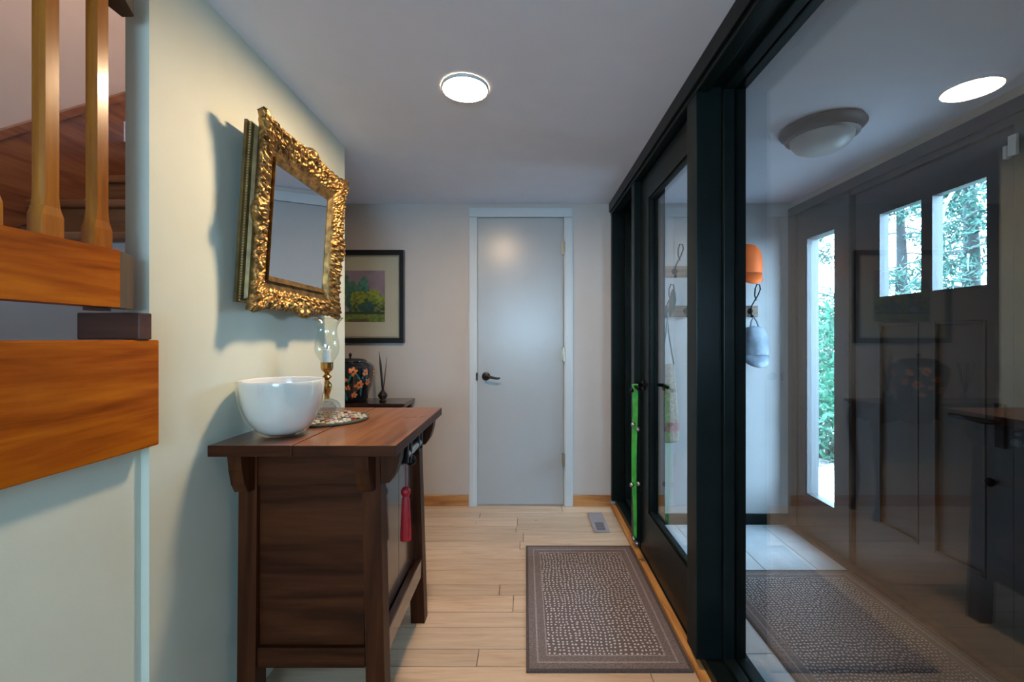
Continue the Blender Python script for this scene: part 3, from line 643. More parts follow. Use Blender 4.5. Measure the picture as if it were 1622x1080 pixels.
MB().tube([(CX, CY, zs+0.046), (CX+0.001, CY, zs+0.056), (CX+0.003, CY, zs+0.062)], 0.0014, 6).build('wick', 'iron', cd)

# ------------------------------------------------------------------ gilt mirror on the left wall
YM, ZM = 1.645, 1.305
mr = thing('gilt_mirror', (XL+0.004, YM, ZM), 'ornate carved gilt framed mirror tilted on the left wall', 'mirror')
HW, HH = 0.300, 0.295            # outer half extents of the carved frame
IW, IH = 0.198, 0.192            # sight size
MC = 0.295                       # centre height over root
X0 = XL+0.004
D0 = 0.040                       # depth of the back frame
def rect_ring(name, prof, mat, parent=mr):
    """mitred moulding: prof = list of (half-extent offset from the outer edge inward, depth)"""
    v, f = [], []; n = len(prof)
    for (sy, sz) in ((-1, -1), (1, -1), (1, 1), (-1, 1)):
        for (o_, d) in prof: v.append((X0+d, YM+sy*(HW-o_), ZM+MC+sz*(HH-o_)))
    for k in range(4):
        for i in range(n-1): f.append((k*n+i, ((k+1) % 4)*n+i, ((k+1) % 4)*n+i+1, k*n+i+1))
    return link(name, v, f, mat, parent)
bk = rect_ring('back_moulding', [(0.075, 0.001), (0.010, 0.001), (0.010, 0.010), (0.015, 0.013), (0.015, 0.022), (0.022, 0.026), (0.026, 0.036), (0.022, 0.046), (0.016, 0.052), (0.016, 0.056), (0.075, 0.044)], 'gold_dark')
q = MB()
for t in np.arange(-0.278, 0.2785, 0.0085):
    for (yy, zz) in ((YM-HW+0.0155, ZM+MC+t), (YM+HW-0.0155, ZM+MC+t), (YM+t*HW/HH, ZM+MC-HH+0.0155), (YM+t*HW/HH, ZM+MC+HH-0.0155)):
        q.sphere((X0+0.0178, yy, zz), 0.0035, 6, 4)
q.build('bead_row', 'bead_gold', bk, True, kind='stuff')
# carved relief
def relief(side_len, ns, nv, seed, cart, width):
    """height map along a side: symmetrical acanthus scrolls and a cartouche"""
    g = np.random.RandomState(seed)
    s = np.linspace(-side_len/2, side_len/2, ns)[:, None]; w = np.linspace(0, width, nv)[None, :]
    hgt = np.zeros((ns, nv)); sa = np.abs(s)
    nst = 26
    for i in range(nst):
        cs = side_len/2*(i+0.5)/nst; cw = width*(0.62+0.22*math.sin(i*1.9+seed)); R = 0.015+0.007*g.rand()
        dx, dw = sa-cs, w-cw; r = np.hypot(dx, dw); th = np.arctan2(dw, dx)
        hgt += np.exp(-(r/R)**2)*(0.0075*np.cos(r/R*6.0 - th*(1 if i % 2 else -1)*1.0 + i) + 0.004)
        # leaf lobes
        for q_ in range(3):
            a = g.rand()*2*PI; lx, lw = cs+0.014*math.cos(a), cw+0.014*math.sin(a)
            ca, sa_ = math.cos(a), math.sin(a)
            u = (sa-lx)*ca+(w-lw)*sa_; p_ = -(sa-lx)*sa_+(w-lw)*ca
            hgt += 0.0075*np.exp(-(u/0.011)**2-(p_/0.0036)**2)
    fine = 0.0022*np.sin(sa*620+np.sin(w*260)*1.6)*np.sin(w*430+np.cos(sa*210)*2)
    band = 1/(1+np.exp(-(w/width-0.38)*40))
    inner = np.exp(-((w/width-0.07)/0.055)**2)*0.0035*(1+np.sin(sa*330)*1.0)
    rib = 0.004*np.exp(-((w/width-0.22)/0.03)**2)+0.004*np.exp(-((w/width-0.34)/0.025)**2)
    hgt = (hgt+fine)*band+inner+rib
    hgt += cart*np.exp(-(s/0.045)**2)*band*(0.8+0.5*np.cos(np.abs(s)*160)*np.cos((w-width*0.7)*110))
    hgt += 0.010*np.exp(-((sa-side_len/2)/0.05)**2)*band
    return hgt
cv, cf = [], []
def carve(sd, axis, sgn, seed):
    ns, nv = 240, 34
    hi_, ho = (IH, HH) if axis == 'z' else (IW, HW)          # half lengths of this side (inner / outer)
    fi, fo = (IW, HW) if axis == 'z' else (IH, HH)           # distance of this side from the centre
    hm = relief(2*ho, ns, nv, seed, 0.013, fo-fi)
    b0 = len(cv)
    g = np.random.RandomState(seed+50)
    ph = g.rand(4)*6
    for i in range(ns):
        t = -1+2*i/(ns-1); sa = abs(t)*ho
        lob = 0.004*abs(math.sin(sa*75+ph[0]))+0.003*abs(math.sin(sa*170+ph[1]))
        ext = lob + 0.022*math.exp(-(sa/0.042)**2) + 0.016*math.exp(-((sa-ho)/0.045)**2)
        for j in range(nv+1):
            v_ = min(j/(nv-1), 1.0)
            along = t*(hi_+(ho+0.014-hi_)*v_) if True else 0
            off = fi+(fo-fi)*v_+ext*max(0, (v_-0.6)/0.4)
            base = 0.012+0.024*v_+0.010*v_**3-0.010*max(0, (v_-0.8)/0.2)**2
            d = D0-0.006+base+hm[i, min(j, nv-1)]*(0.35+0.45*v_)*(0.6 if v_ > 0.97 else 1.0)
            if j == nv: d = D0+0.013; off -= 0.012
            yy, zz = (sgn*off, along) if axis == 'z' else (along, sgn*off)
            cv.append((X0+d, YM+yy, ZM+MC+zz))
    m = nv+1
    flip = (sgn > 0) == (axis == 'z')
    for i in range(ns-1):
        for j in range(m-1):
            q_ = (b0+i*m+j, b0+(i+1)*m+j, b0+(i+1)*m+j+1, b0+i*m+j+1)
            cf.append(q_ if flip else q_[::-1])
carve(0, 'z', -1, 1); carve(1, 'z', 1, 2); carve(2, 'y', 1, 3); carve(3, 'y', -1, 4)
link('carved_moulding', cv, [f[::-1] for f in cf], 'gold', mr, True)
bx('mirror_glass', X0+0.044, X0+0.048, YM-IW-0.012, YM+IW+0.012, ZM+MC-IH-0.012, ZM+MC+IH+0.012, 'mirror', mr)
rect_ring('inner_slip', [(HW-IW-0.012, 0.0485), (HW-IW-0.012, 0.060), (HW-IW+0.006, 0.050), (HW-IW+0.006, 0.0485)], 'gold')
mr.rotation_euler = (0, math.radians(3.6), 0)

# ------------------------------------------------------------------ picture on the far wall
PX0, PX1, PZ0, PZ1 = -1.555, -0.864, 1.168, 1.832
pc = thing('framed_picture', ((PX0+PX1)/2, YF, PZ0), 'black framed landscape print of green trees in a wide cream mat', 'picture')
for (x0, x1, z0_, z1_) in ((PX0, PX1, PZ1-0.035, PZ1), (PX0, PX1, PZ0, PZ0+0.035), (PX0, PX0+0.035, PZ0+.0352, PZ1-.0352), (PX1-0.035, PX1, PZ0+.0352, PZ1-.0352)):
    bx('frame_rail', x0, x1, YF-0.030, YF-0.002, z0_, z1_, 'pic_black', pc, 0.003)
bx('mat_board', PX0+0.034, PX1-0.034, YF-0.014, YF-0.006, PZ0+0.034, PZ1-0.034, 'mat_board', pc)
q = MB()
for (x0, x1, z0_, z1_) in ((PX0+.036, PX1-.036, PZ1-.046, PZ1-.036), (PX0+.036, PX1-.036, PZ0+.036, PZ0+.046), (PX0+.036, PX0+.046, PZ0+.046, PZ1-.046), (PX1-.046, PX1-.036, PZ0+.046, PZ1-.046)):
    q.box(x0, x1, YF-0.019, YF-0.0145, z0_, z1_)
q.build('frame_slip', 'pic_lip', pc)
ax0, ax1, az0, az1 = -1.41, -1.006, 1.318, 1.686
nx, nz = 150, 130
gx, gz = np.meshgrid(np.linspace(0, 1, nx), np.linspace(0, 1, nz), indexing='xy')
def vnoise(x, y, f, seed):
    g = np.random.RandomState(seed).rand(64, 64); xi, yi = x*f, y*f
    x0 = np.floor(xi).astype(int); y0 = np.floor(yi).astype(int); fx, fy = xi-x0, yi-y0
    fx = fx*fx*(3-2*fx); fy = fy*fy*(3-2*fy); a = lambda i, j: g[(x0+i) % 64, (y0+j) % 64]
    return (a(0,0)*(1-fx)+a(1,0)*fx)*(1-fy)+(a(0,1)*(1-fx)+a(1,1)*fx)*fy
img = np.zeros((nz, nx, 3)); n_ = vnoise(gx, gz, 8, 1)[..., None]; nf = vnoise(gx, gz, 28, 2)[..., None]
img[:] = np.array([.19, .14, .18])*(0.85+0.4*n_)
def blob(cx, cz, rx, rz, c1, c2, sd):
    d = ((gx-cx)/rx)**2+((gz-cz)/rz)**2+0.7*(vnoise(gx, gz, 16, sd)-0.5)
    m = d < 1; up = np.clip((gz-cz)/rz*0.5+0.5+(nf[..., 0]-0.5)*1.0, 0, 1)[..., None]
    img[m] = (np.array(c1)*(1-up)+np.array(c2)*up)[m]
for (a, b_) in ((0.08, .5), (0.25, .62), (0.42, .5)): blob(a, b_, .16, .3, (.01,.05,.04), (.05,.16,.11), int(a*100))
blob(0.62, 0.62, .10, .26, (.01,.06,.05), (.06,.2,.17), 5)
for (a, b_, c_) in ((0.15, .42, .22), (0.55, .40, .22), (0.80, .40, .24), (0.95, .36, .16)): blob(a, b_, .17, c_, (.012,.03,.012), (.22,.26,.03), int(b_*100+a*50))
blob(0.68, .28, .16, .12, (.01,.04,.04), (.03,.10,.08), 31)
m = gz < 0.17; img[m] = (np.array([.10,.14,.02])*(0.6+0.9*nf))[m]
m = (gz < 0.20) & (gz > 0.15); img[m] = (np.array([.02,.03,.01])*(0.8+0.4*nf))[m]
m = (gz < 0.06) & (gx > .35) & (gx < .7); img[m] = (np.array([.09,.05,.03])*(0.7+0.5*nf))[m]
pv = [(ax0+(ax1-ax0)*gx[j, i], YF-0.0165, az0+(az1-az0)*gz[j, i]) for j in range(nz) for i in range(nx)]
pf = [(j*nx+i, j*nx+i+1, (j+1)*nx+i+1, (j+1)*nx+i) for j in range(nz-1) for i in range(nx-1)]
img = np.clip(img*1.6, 0, 1)
link('landscape_print', pv, pf, 'tint', pc, tints=img.reshape(-1, 3))
bx('picture_glass', PX0+.036, PX1-.036, YF-0.024, YF-0.022, PZ0+.036, PZ1-.036, 'door_pane', pc)

# ------------------------------------------------------------------ console table in the alcove
TX0, TX1, TY0, TY1, TZ = -1.88, -0.785, 2.83, 3.112, 0.776
ct = thing('console_table', (-1.33, 2.97, 0), 'dark lacquered console table with curved legs below the framed landscape', 'table')
MB().box(TX0, TX1, TY0, TY1, TZ-0.022, TZ, 0.009).build('table_top', 'lacquer', ct)
MB().box(TX0+0.02, TX1-0.02, TY0+0.015, TY1-0.01, TZ-0.04, TZ-0.0225, 0.004).build('under_moulding', 'lacquer', ct)
def scallop(x0, x1, n):
    pts = [(x0, TZ-0.0405), (x1, TZ-0.0405)]
    for i in range(41):
        t = 1-i/40; pts.append((x0+(x1-x0)*t, TZ-0.105-0.028*abs(math.cos(PI*n*t))**0.8))
    return pts
def plate_y(name, poly, y0, y1):
    n = len(poly); v = [(p[0], y0, p[1]) for p in poly]+[(p[0], y1, p[1]) for p in poly]
    f = [tuple(range(n-1, -1, -1)), tuple(range(n, 2*n))]+[(i, (i+1) % n, (i+1) % n+n, i+n) for i in range(n)]
    link(name, v, f, 'lacquer', ct)
plate_y('apron', scallop(TX0+.06, TX1-.06, 4), TY0+.03, TY0+.045); plate_y('apron', scallop(TX0+.06, TX1-.06, 4), TY1-.035, TY1-.02)
for xx in (TX0+.055, TX1-.055):
    MB().prism([(TY0+.05, TZ-.0405), (TY1-.04, TZ-.0405), (TY1-.04, TZ-.11), ((TY0+TY1)/2, TZ-.135), (TY0+.05, TZ-.11)], xx-.008, xx+.008, 'X').build('apron', 'lacquer', ct)
for sx, xx in ((-1, TX0+.05), (1, TX1-.05)):
    for sy, yy in ((-1, TY0+.045), (1, TY1-.045)):
        prof = [(0.0, .735, .030), (.012, .69, .034), (.020, .63, .030), (.012, .50, .022), (-.004, .34, .017), (-.010, .20, .014), (-.002, .09, .014), (.012, .035, .018), (.016, .012, .022), (.016, .0, .020)]
        kx, ky = (1.0, 0.45)
        MB().tube([(xx+sx*o_*kx, yy+sy*o_*ky, z_) for (o_, z_, r_) in prof], [r_ for (_, _, r_) in prof], 10).build('leg', 'lacquer', ct, True)
# lidded jar
JX, JY, JZ = -1.195, 2.975, TZ+0.0005
jr = thing('lidded_jar', (JX, JY, JZ), 'black lidded ginger jar painted with orange blossoms on the console table', 'jar')
jp = [(0.0005, 0), (0.105, 0), (0.112, 0.006), (0.122, 0.05), (0.140, 0.11), (0.156, 0.17), (0.160, 0.205), (0.152, 0.236), (0.132, 0.256), (0.105, 0.266)]
def jrad(z):
    zs_ = [p[1] for p in jp[1:]]; rs_ = [p[0] for p in jp[1:]]; return float(np.interp(z, zs_, rs_))
MB().lathe(jp+[(0.0005, 0.266)], JX, JY, 56, JZ, False).build('jar_body', 'jar', jr, True, 50)
ld = MB().lathe([(0.108, 0.2665), (0.110, 0.272), (0.09, 0.284), (0.04, 0.291), (0.0005, 0.292)], JX, JY, 40, JZ, False).build('lid', 'jar', jr, True)
MB().lathe([(0.007, 0.290), (0.006, 0.298), (0.012, 0.308), (0.010, 0.318), (0.0005, 0.328)], JX, JY, 16, JZ, False).build('lid_knob', 'jar', ld, True)
def jar_patch(cth, cz, pts, lift):
    out = []
    for (u, w) in pts:
        z_ = min(max(cz+w, 0.01), 0.25); r_ = jrad(z_)+lift; th = cth+u/max(r_, .05)
        out.append((JX+r_*math.cos(th), JY+r_*math.sin(th), JZ+z_))
    return out
rj = random.Random(5)
for (deg, cz, sz_) in [(-62, .205, .030), (-45, .115, .034), (-32, .20, .024), (-58, .05, .022), (-85, .155, .030), (-105, .085, .030), (-120, .19, .030), (-20, .13, .026), (-140, .12, .03), (-165, .19, .03), (5, .19, .028), (-75, .10, .02), (20, .09, .03)]:
    fb = MB(); th = math.radians(deg)
    for k in range(6):
        a = 2*PI*k/6+rj.random()*0.5; L = sz_*rj.uniform(.8, 1.15); pts = [(0, 0)]
        for q_ in range(9):
            b_ = 2*PI*q_/8; pts.append((L*.58*math.cos(a)+math.cos(b_)*L*.42*math.cos(a)-math.sin(b_)*L*.30*math.sin(a), L*.58*math.sin(a)+math.cos(b_)*L*.42*math.sin(a)+math.sin(b_)*L*.30*math.cos(a)))
        pts[0] = (L*.58*math.cos(a), L*.58*math.sin(a))
        vv = jar_patch(th, cz, pts, 0.0012); fb.add(vv, [(0, i, i % 8+1) if i < 8 else (0, 8, 1) for i in range(1, 9)])
    fb.build('blossom', 'petal', jr)
for (deg, cz) in [(-70, .16), (-50, .17), (-38, .07), (-95, .2), (-110, .14), (-28, .17), (-130, .06), (-80, .04), (10, .12)]:
    th = math.radians(deg); a = rj.uniform(.8, 2.2); L = .035
    pts = [(0, 0)]+[(L*t*math.cos(a)-s_*L*.22*math.sin(PI*(t+1)/2)*math.sin(a), L*t*math.sin(a)+s_*L*.22*math.sin(PI*(t+1)/2)*math.cos(a)) for s_, ts_ in ((1, (-1, -.5, 0, .5, 1)), (-1, (.5, 0, -.5))) for t in ts_]
    vv = jar_patch(th, cz, pts, 0.0008); MB().add(vv, [(0, i, i % 8+1) for i in range(1, 9)]).build('painted_leaf', 'leaf_enamel', jr)
# stick vase
VX, VY = -0.965, 2.95
vs = thing('stick_vase', (VX, VY, JZ), 'small round dark vase holding two tall thin blades beside the jar', 'vase')
MB().lathe([(0.0005, 0), (0.022, 0), (0.024, 0.004), (0.016, 0.012), (0.030, 0.030), (0.032, 0.042), (0.022, 0.058), (0.012, 0.066), (0.014, 0.074), (0.010, 0.073), (0.0005, 0.04)], VX, VY, 24, JZ, False).build('vase_body', 'bronze', vs, True)
MB().tube([(VX, VY, JZ+.05), (VX-.004, VY, JZ+.12), (VX-.014, VY, JZ+.24), (VX-.026, VY, JZ+.335)], [.004, .0075, .0075, .001], 6).build('blade', 'bronze', vs, True)
MB().tube([(VX, VY+.005, JZ+.05), (VX+.010, VY+.01, JZ+.16), (VX+.022, VY+.02, JZ+.30)], [.003, .004, .001], 6).build('blade', 'bronze', vs, True)
# reed diffuser (shows in the reflection)
RX, RY = -1.47, 2.93
rd = thing('reed_diffuser', (RX, RY, JZ), 'clear glass reed diffuser bottle with dark reeds, left of the jar', 'diffuser')
MB().lathe([(0.0005, 0), (0.036, 0), (0.038, 0.006), (0.034, 0.03), (0.018, 0.055), (0.014, 0.06), (0.014, 0.085), (0.016, 0.087), (0.012, 0.085), (0.012, 0.06), (0.032, 0.03), (0.0005, 0.006)], RX, RY, 24, JZ, False).build('bottle', 'clear', rd, True)
for (a, b_) in ((-.07, 0), (-.035, .03), (.0, -.02), (.04, .02), (.06, -.01)):
    MB().tube([(RX-a*.15, RY-b_*.15, JZ+.01), (RX+a*.9, RY+b_, JZ+.26)], 0.0025, 6).build('reed', 'bronze', rd)
# switch and outlet on the alcove wall
for (nm, zc, lab, cat) in (('light_switch', 1.215, 'ivory light switch plate on the alcove wall', 'switch'), ('power_outlet', 0.82, 'ivory wall outlet with plugged night light', 'outlet')):
    t_ = thing(nm, (-1.93, YF, zc-.06), lab, cat)
    bx('cover_plate', -1.968, -1.892, YF-0.007, YF-0.0005, zc-.06, zc+.06, 'plate', t_, 0.003)
    if nm == 'light_switch': bx('rocker', -1.946, -1.914, YF-0.013, YF-0.0072, zc-.033, zc+.033, 'plate', t_, 0.003)
    else: bx('plug_light', -1.955, -1.905, YF-0.045, YF-0.0072, zc-.045, zc+.005, 'sensor', t_, 0.008)

# ------------------------------------------------------------------ floor register and rugs
rg = thing('floor_register', (0.476, 2.84, 0), 'grey metal floor register near the closet door', 'vent')
s = MB()
for (x0, x1, y0, y1) in ((.427, .448, 2.69, 2.99), (.504, .525, 2.69, 2.99), (.448, .504, 2.69, 2.715), (.448, .504, 2.83, 2.99)): s.box(x0, x1, y0, y1, 0.0005, 0.006)
s.build('face_plate', 'register', rg)
bx('duct', .448, .504, 2.715, 2.83, -0.0005, 0.001, 'dark_hole', rg)
for i in range(7): bx('slat', .448, .504, 2.722+.0155*i, 2.726+.0155*i, 0.0012, 0.005, 'register', rg)
def rug(name, x0, x1, y0, y1, z, label, rot=0):
    t_ = thing(name, ((x0+x1)/2, (y0+y1)/2, z), label, 'rug', 'matching dotted door mats')
    def ring_(nm, i0, i1, z1, mt):
        s_ = MB()
        for (a, b_, c_, d) in ((x0+i0, x1-i0, y0+i0, y0+i1), (x0+i0, x1-i0, y1-i1, y1-i0), (x0+i0, x0+i1, y0+i1, y1-i1), (x1-i1, x1-i0, y0+i1, y1-i1)): s_.box(a, b_, c_, d, z+.0005, z+z1)
        s_.build(nm, mt, t_)
    ring_('binding', 0, .012, .0075, 'rug_edge'); ring_('outer_border', .012, .040, .0070, 'rug_border'); ring_('border_line', .040, .047, .0074, 'rug_line')
    ring_('inner_border', .047, .076, .0070, 'rug_border'); ring_('inner_line', .076, .081, .0074, 'rug_line')
    bx('dotted_field', x0+.081, x1-.081, y0+.081, y1-.081, z+.0005, z+.0070, 'rug', t_)
    t_.rotation_euler.z = rot
    return t_
rug('door_mat', 0.003, 0.606, 1.562, 2.508, 0.0, 'brown door mat with pale dots on the oak floor')
rug('door_mat', 1.05, 1.84, 0.95, 2.49, ZE, 'dotted grey brown mat on the entry slate tiles behind the glass')

# ------------------------------------------------------------------ bell strap on the glass door handle
bs = thing('bell_strap', (0.592, 2.33, 0.13), 'green ribbon with jingle bells hanging from the glass door handle', 'bell strap')
s = MB(); rows = []
for (z_, w) in ((0.958, .015), (0.93, .015), (0.80, .014), (0.62, .014), (0.45, .0125), (0.28, .0095), (0.135, .007)):
    off = 0.004*math.sin(z_*9); rows += [(0.582-w+off, 2.318, z_), (0.582+w+off, 2.318, z_), (0.582+w+off, 2.321, z_), (0.582-w+off, 2.321, z_)]
f = [(i*4+j, i*4+(j+1) % 4, (i+1)*4+(j+1) % 4, (i+1)*4+j) for i in range(6) for j in range(4)]+[(3, 2, 1, 0), (24, 25, 26, 27)]
link('ribbon', rows, f, 'green', bs)
for (z_, yo, xo) in ((.925, -.020, -.006), (.935, .022, -.004), (.72, .014, -.012), (.745, -.012, -.012), (.425, -.018, -.004), (.43, .020, -.006), (.14, -.008, -.008), (.115, .010, -.006)):
    MB().sphere((0.582+yo*0.95, 2.310+xo*0.5, z_), 0.0125, 12, 8).build('bell', 'steel' if z_ < .9 else 'iron', bs, True)

# ------------------------------------------------------------------ entry: hook boards and what hangs there
YH = YF-0.012
def hook_board(x0, x1, zc, xs, label):
    t_ = thing('hook_board', ((x0+x1)/2, YH, zc-.04), label, 'coat rack', 'coat hook boards')
    bx('board', x0, x1, YH-0.018, YH-0.0005, zc-.04, zc+.04, 'hook_board', t_, 0.004)
    for xx in xs:
        hk = MB().lathe([(0.0005, 0), (0.024, 0), (0.020, 0.006), (0.0005, 0.008)], 0, 0, 6)
        hk = MB().add([(xx+v[0], YH-0.018-v[2], zc+v[1]) for v in hk.v], hk.f).build('hook_rose', 'iron', t_)
        pts = [(xx, YH-.026, zc-.045), (xx, YH-.03, zc+.03), (xx+.012, YH-.045, zc+.065), (xx+.030, YH-.06, zc+.105), (xx+.045, YH-.066, zc+.15), (xx+.040, YH-.066, zc+.182), (xx+.022, YH-.064, zc+.185), (xx+.012, YH-.06, zc+.155), (xx+.014, YH-.05, zc+.11), (xx+.028, YH-.045, zc+.075)]
        MB().tube(pts, 0.0045, 8).build('wire_hook', 'iron', hk, True)
        MB().tube([(xx, YH-.026, zc-.02), (xx, YH-.05, zc-.045), (xx, YH-.058, zc-.03)], 0.005, 8).build('lower_hook', 'iron', hk, True)
hook_board(0.93, 1.52, 1.677, (1.065, 1.35), 'upper wooden hook board on the entry wall')
hook_board(0.93, 1.66, 1.395, (1.00, 1.148, 1.34, 1.605), 'lower wooden hook board on the entry wall')
# orange cap, hung sideways
def cap(name, c, sx, sz, mat, label, brim_dir, squash=0.055):
    t_ = thing(name, (c[0], c[1], c[2]), label, 'cap')
    v, f = [], []; n, m_ = 28, 12
    for i in range(m_+1):
        u = i/m_; prof_r = math.cos(PI/2*u)**0.55; zz = math.sin(PI/2*u)
        for k in range(n):
            a = 2*PI*k/n; fold = 1+0.06*math.cos(6*a)*(u)+0.04*math.sin(4*a+u*5)
            v.append((c[0]+sx*prof_r*math.cos(a)*fold, c[1]+squash*prof_r*math.sin(a)*fold, c[2]+sz*zz*1.0))
    for i in range(m_):
        for k in range(n): f.append((i*n+k, i*n+(k+1) % n, (i+1)*n+(k+1) % n, (i+1)*n+k))
    cr = link('crown', v, f, mat, t_, True)
    MB().sphere((c[0], c[1], c[2]+sz), 0.008, 8, 5, (1, 1, .6)).build('button', mat, cr, True)
    bv, bf = [], []
    for i in range(13):
        a = PI*(i/12); 
        r1x, r2x = sx*0.95*math.cos(a), sx*0.92*math.cos(a)
        ys1, ys2 = -squash*0.9*math.sin(a), -squash*0.9*math.sin(a)-0.035*math.sin(a)
        zd = brim_dir*0.085*math.sin(a)**0.8
        for th in (0, 0.003): bv += [(c[0]+r1x, c[1]+ys1, c[2]+0.004+th), (c[0]+r2x, c[1]+ys2, c[2]+zd+th)]
    for i in range(12):
        b0 = i*4; bf += [(b0, b0+4, b0+5, b0+1), (b0+2, b0+3, b0+7, b0+6), (b0+1, b0+5, b0+7, b0+3), (b0, b0+2, b0+6, b0+4)]
    link('brim', bv, bf, mat, t_, True)
    return t_
cap('orange_cap', (1.555, YH-.085, 1.655), .098, .20, 'orange', 'bright orange cap hanging beside the upper hook board', -1)
# grey cap hanging crown-up-side from its strap
gc = cap('grey_cap', (1.60, YH-.075, 1.085), .105, .20, 'grey_cloth', 'crumpled grey cap hanging from the lower hook board', -1)
MB().tube([(1.575, YH-.075, 1.27), (1.585, YH-.07, 1.32), (1.603, YH-.064, 1.352), (1.622, YH-.07, 1.32), (1.64, YH-.075, 1.265)], 0.006, 8).build('strap', 'grey_cloth', gc, True)
# crochet bag
kb = thing('crochet_bag', (1.0, YH-.06, 0.47), 'cream crochet pouch with a pink band hanging on the entry wall', 'bag')
def bag_ring(z0_, z1_, r0, r1, nm, mt, cap_=False):
    n = 8; pr = [(r0+(r1-r0)*i/n, z0_+(z1_-z0_)*i/n) for i in range(n+1)]
    if cap_: pr = [(0.0005, z0_-.012), (r0*.6, z0_-.010), (r0*.92, z0_-.003)]+pr
    q_ = MB().lathe(pr, 0, 0, 32, 0, False, lambda a, z: 1+0.03*math.cos(9*a)+0.015*math.sin(z*400))
    MB().add([(1.0+v[0], YH-.065+v[1]*.55, v[2]) for v in q_.v], q_.f).build(nm, mt, kb, True)
bag_ring(.482, .555, .076, .080, 'bag_bottom', 'knit', True); bag_ring(.555, .615, .080, .078, 'pink_band', 'pink'); bag_ring(.615, 1.02, .078, .046, 'bag_body', 'knit')
MB().tube([(1.045, YH-.065, 1.01), (1.03, YH-.06, 1.10), (1.008, YH-.055, 1.25), (1.0, YH-.058, 1.366), (.992, YH-.055, 1.25), (.97, YH-.06, 1.10), (.955, YH-.065, 1.01)], .0045, 8).build('cord_handle', 'dark_cloth', kb, True)
sc_ = MB().tube([(1.035, YH-.075, 1.545), (1.034, YH-.078, 1.52), (1.03, YH-.08, 1.47), (1.02, YH-.08, 1.40), (1.012, YH-.08, 1.35)], [.006, .016, .024, .022, .004], 10).build('hanging_cloth', 'dark_cloth', None, True)
tag(sc_, 'slim dark folded cloth hanging at the lower hook board', 'cloth')
# contact sensor on the front door
cs = thing('contact_sensor', (XFR-.005, 1.69, 1.90), 'white two piece contact sensor at the top corner of the front door', 'sensor')
bx('sensor_body', XFR-.026, XFR-.0125, 1.664, 1.694, 1.905, 1.985, 'sensor', cs, .004)
bx('sensor_magnet', XFR-.008, XFR+.0115, 1.712, 1.728, 1.908, 1.96, 'sensor', cs, .003)

# ------------------------------------------------------------------ garden beyond the front door
gd = MB()
gn = 40; gv = []
for i in range(gn+1):
    for j in range(gn+1):
        x = 2.02+(14*i/gn); y_ = -4+22*j/gn
        gv.append((x, y_, -0.30+0.05*math.sin(x*2.1+y_)+0.06*math.sin(y_*1.7)+max(0, x-4.0)*0.12))
gf = [(i*(gn+1)+j, (i+1)*(gn+1)+j, (i+1)*(gn+1)+j+1, i*(gn+1)+j+1) for i in range(gn) for j in range(gn)]
struct(link('ground', gv, gf, 'soil', None, True))
def leaves(n, fn, size, seed, thin=0.55):
    g = np.random.RandomState(seed); C_ = fn(g, n)
    a = g.randn(n, 3); a /= np.linalg.norm(a, axis=1)[:, None]
    b_ = np.cross(a, g.randn(n, 3)); b_ /= np.linalg.norm(b_, axis=1)[:, None]
    s_ = size*(0.6+0.8*g.rand(n))[:, None]
    nrm = np.cross(a, b_)*s_*0.18
    p0, p1, p2, p3 = C_-a*s_, C_+b_*s_*thin+nrm, C_+a*s_, C_-b_*s_*thin+nrm
    V = np.stack([p0, p1, p2, p3], 1).reshape(-1, 3)
    F = [(4*i, 4*i+1, 4*i+2, 4*i+3) for i in range(n)]
    return V, F
def shrub(x, y_, z, rx, rz, n, seed, label, size=0.045, mat='leaf'):
    t_ = thing('shrub', (x, y_, z), label, 'shrub', 'shrubs outside the front door')
    def fn(g, n):
        d = g.randn(n, 3); d /= np.linalg.norm(d, axis=1)[:, None]; r = (0.55+0.5*g.rand(n))[:, None]
        return np.array([x, y_, z+rz*0.95])+d*r*np.array([rx, rx, rz])
    V, F = leaves(n, fn, size, seed); link('foliage', V, F, mat, t_)['kind'] = 'stuff'
    g = random.Random(seed); s_ = MB()
    for k in range(7):
        a = g.uniform(0, 2*PI); e = (x+rx*.6*math.cos(a), y_+rx*.6*math.sin(a), z+rz*g.uniform(.9, 1.6))
        s_.tube([(x+.05*math.cos(a), y_+.05*math.sin(a), z), ((x+e[0])/2, (y_+e[1])/2, z+rz*.5), e], [.018, .012, .004], 6)
    s_.build('stems', 'bark', t_, True, kind='stuff')
shrub(3.7, 5.35, -.3, .62, .50, 2600, 1, 'leafy green shrub seen low through the sidelight')
shrub(4.6, 5.0, -.1, .9, .80, 4000, 2, 'bushy shrub seen at the bottom of the front door panes')
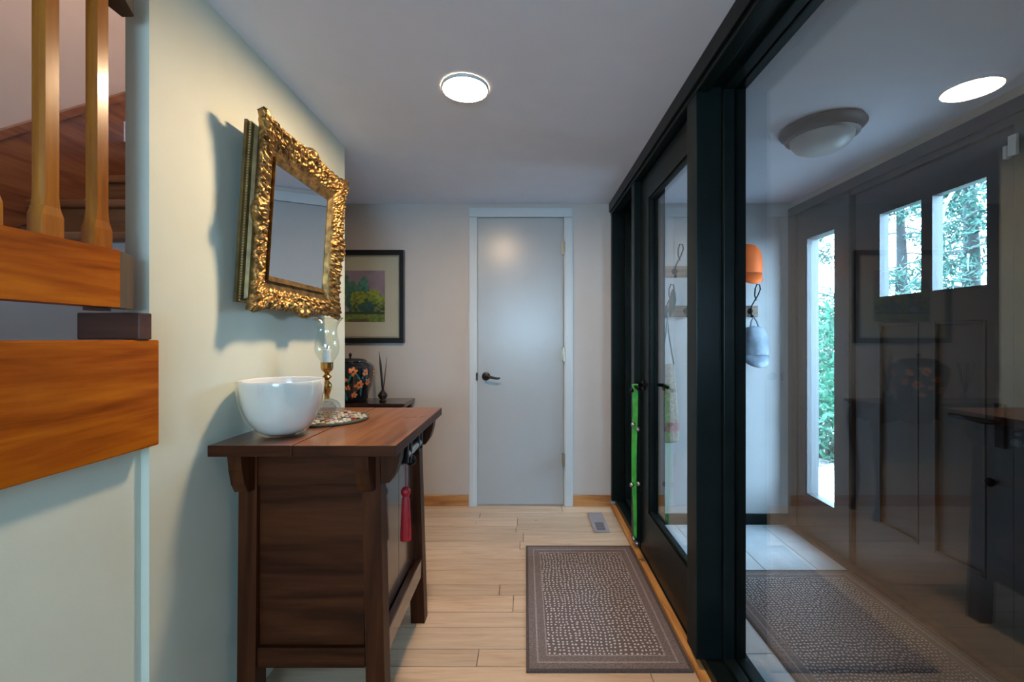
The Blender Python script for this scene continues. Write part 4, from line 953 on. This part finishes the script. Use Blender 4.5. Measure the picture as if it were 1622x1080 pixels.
shrub(5.4, 7.3, .0, .9, 1.0, 3800, 3, 'tall shrub further back seen through the sidelight')
shrub(4.9, 6.4, -.1, .6, .95, 2600, 4, 'narrow shrub between the sidelight view and the door panes')
def conifer(x, y_, z, hgt, spread, seed, label, nb=46):
    t_ = thing('conifer_tree', (x, y_, z), label, 'tree', 'conifers outside the front door')
    g = random.Random(seed); br = MB(); lv = []; 
    MB().tube([(x, y_, z), (x+.05, y_, z+hgt*.5), (x, y_+.05, z+hgt)], [.14, .09, .02], 10).build('trunk', 'bark_dark', t_, True)
    cent = []
    for k in range(nb):
        h_ = z+hgt*g.uniform(.12, .97); a = g.uniform(0, 2*PI); L = spread*(1.05-(h_-z)/hgt)*g.uniform(.75, 1.15)
        pts = [(x+math.cos(a)*L*t, y_+math.sin(a)*L*t, h_+.25*L*t-.55*L*t*t) for t in (0, .25, .5, .75, 1)]
        br.tube(pts, [.022, .017, .012, .008, .003], 6)
        for q_ in range(150):
            t = g.uniform(.2, 1)**.7; i = min(int(t*4), 3); f_ = t*4-i
            p = [pts[i][w]*(1-f_)+pts[i+1][w]*f_ for w in range(3)]
            cent.append((p[0]+g.gauss(0, .10), p[1]+g.gauss(0, .10), p[2]-abs(g.gauss(0, .12))))
    br.build('branches', 'bark', t_, True, kind='stuff')
    cent = np.array(cent)
    V, F = leaves(len(cent), lambda g_, n: cent, 0.055, seed, 0.22); link('foliage', V, F, 'needle', t_)['kind'] = 'stuff'
conifer(6.1, 6.0, -.05, 4.8, 1.7, 21, 'conifer with pale drooping branches seen in the right door pane', 60)
conifer(7.3, 8.5, .1, 5.2, 1.5, 22, 'distant conifer behind the shrubs in the left door pane', 60)
conifer(5.6, 8.9, .1, 5.2, 1.4, 23, 'conifer whose branches hang at the top of the sidelight', 44)
o = MB().tube([(5.0, 4.9, .5), (5.05, 5.15, 1.3), (4.95, 5.35, 2.0), (5.1, 5.3, 2.8), (5.3, 5.0, 3.6)], [.035, .03, .026, .02, .01], 10).build('bare_branch', 'bark', None, True)
tag(o, 'pale curved bare branch crossing the right door pane', 'branch')
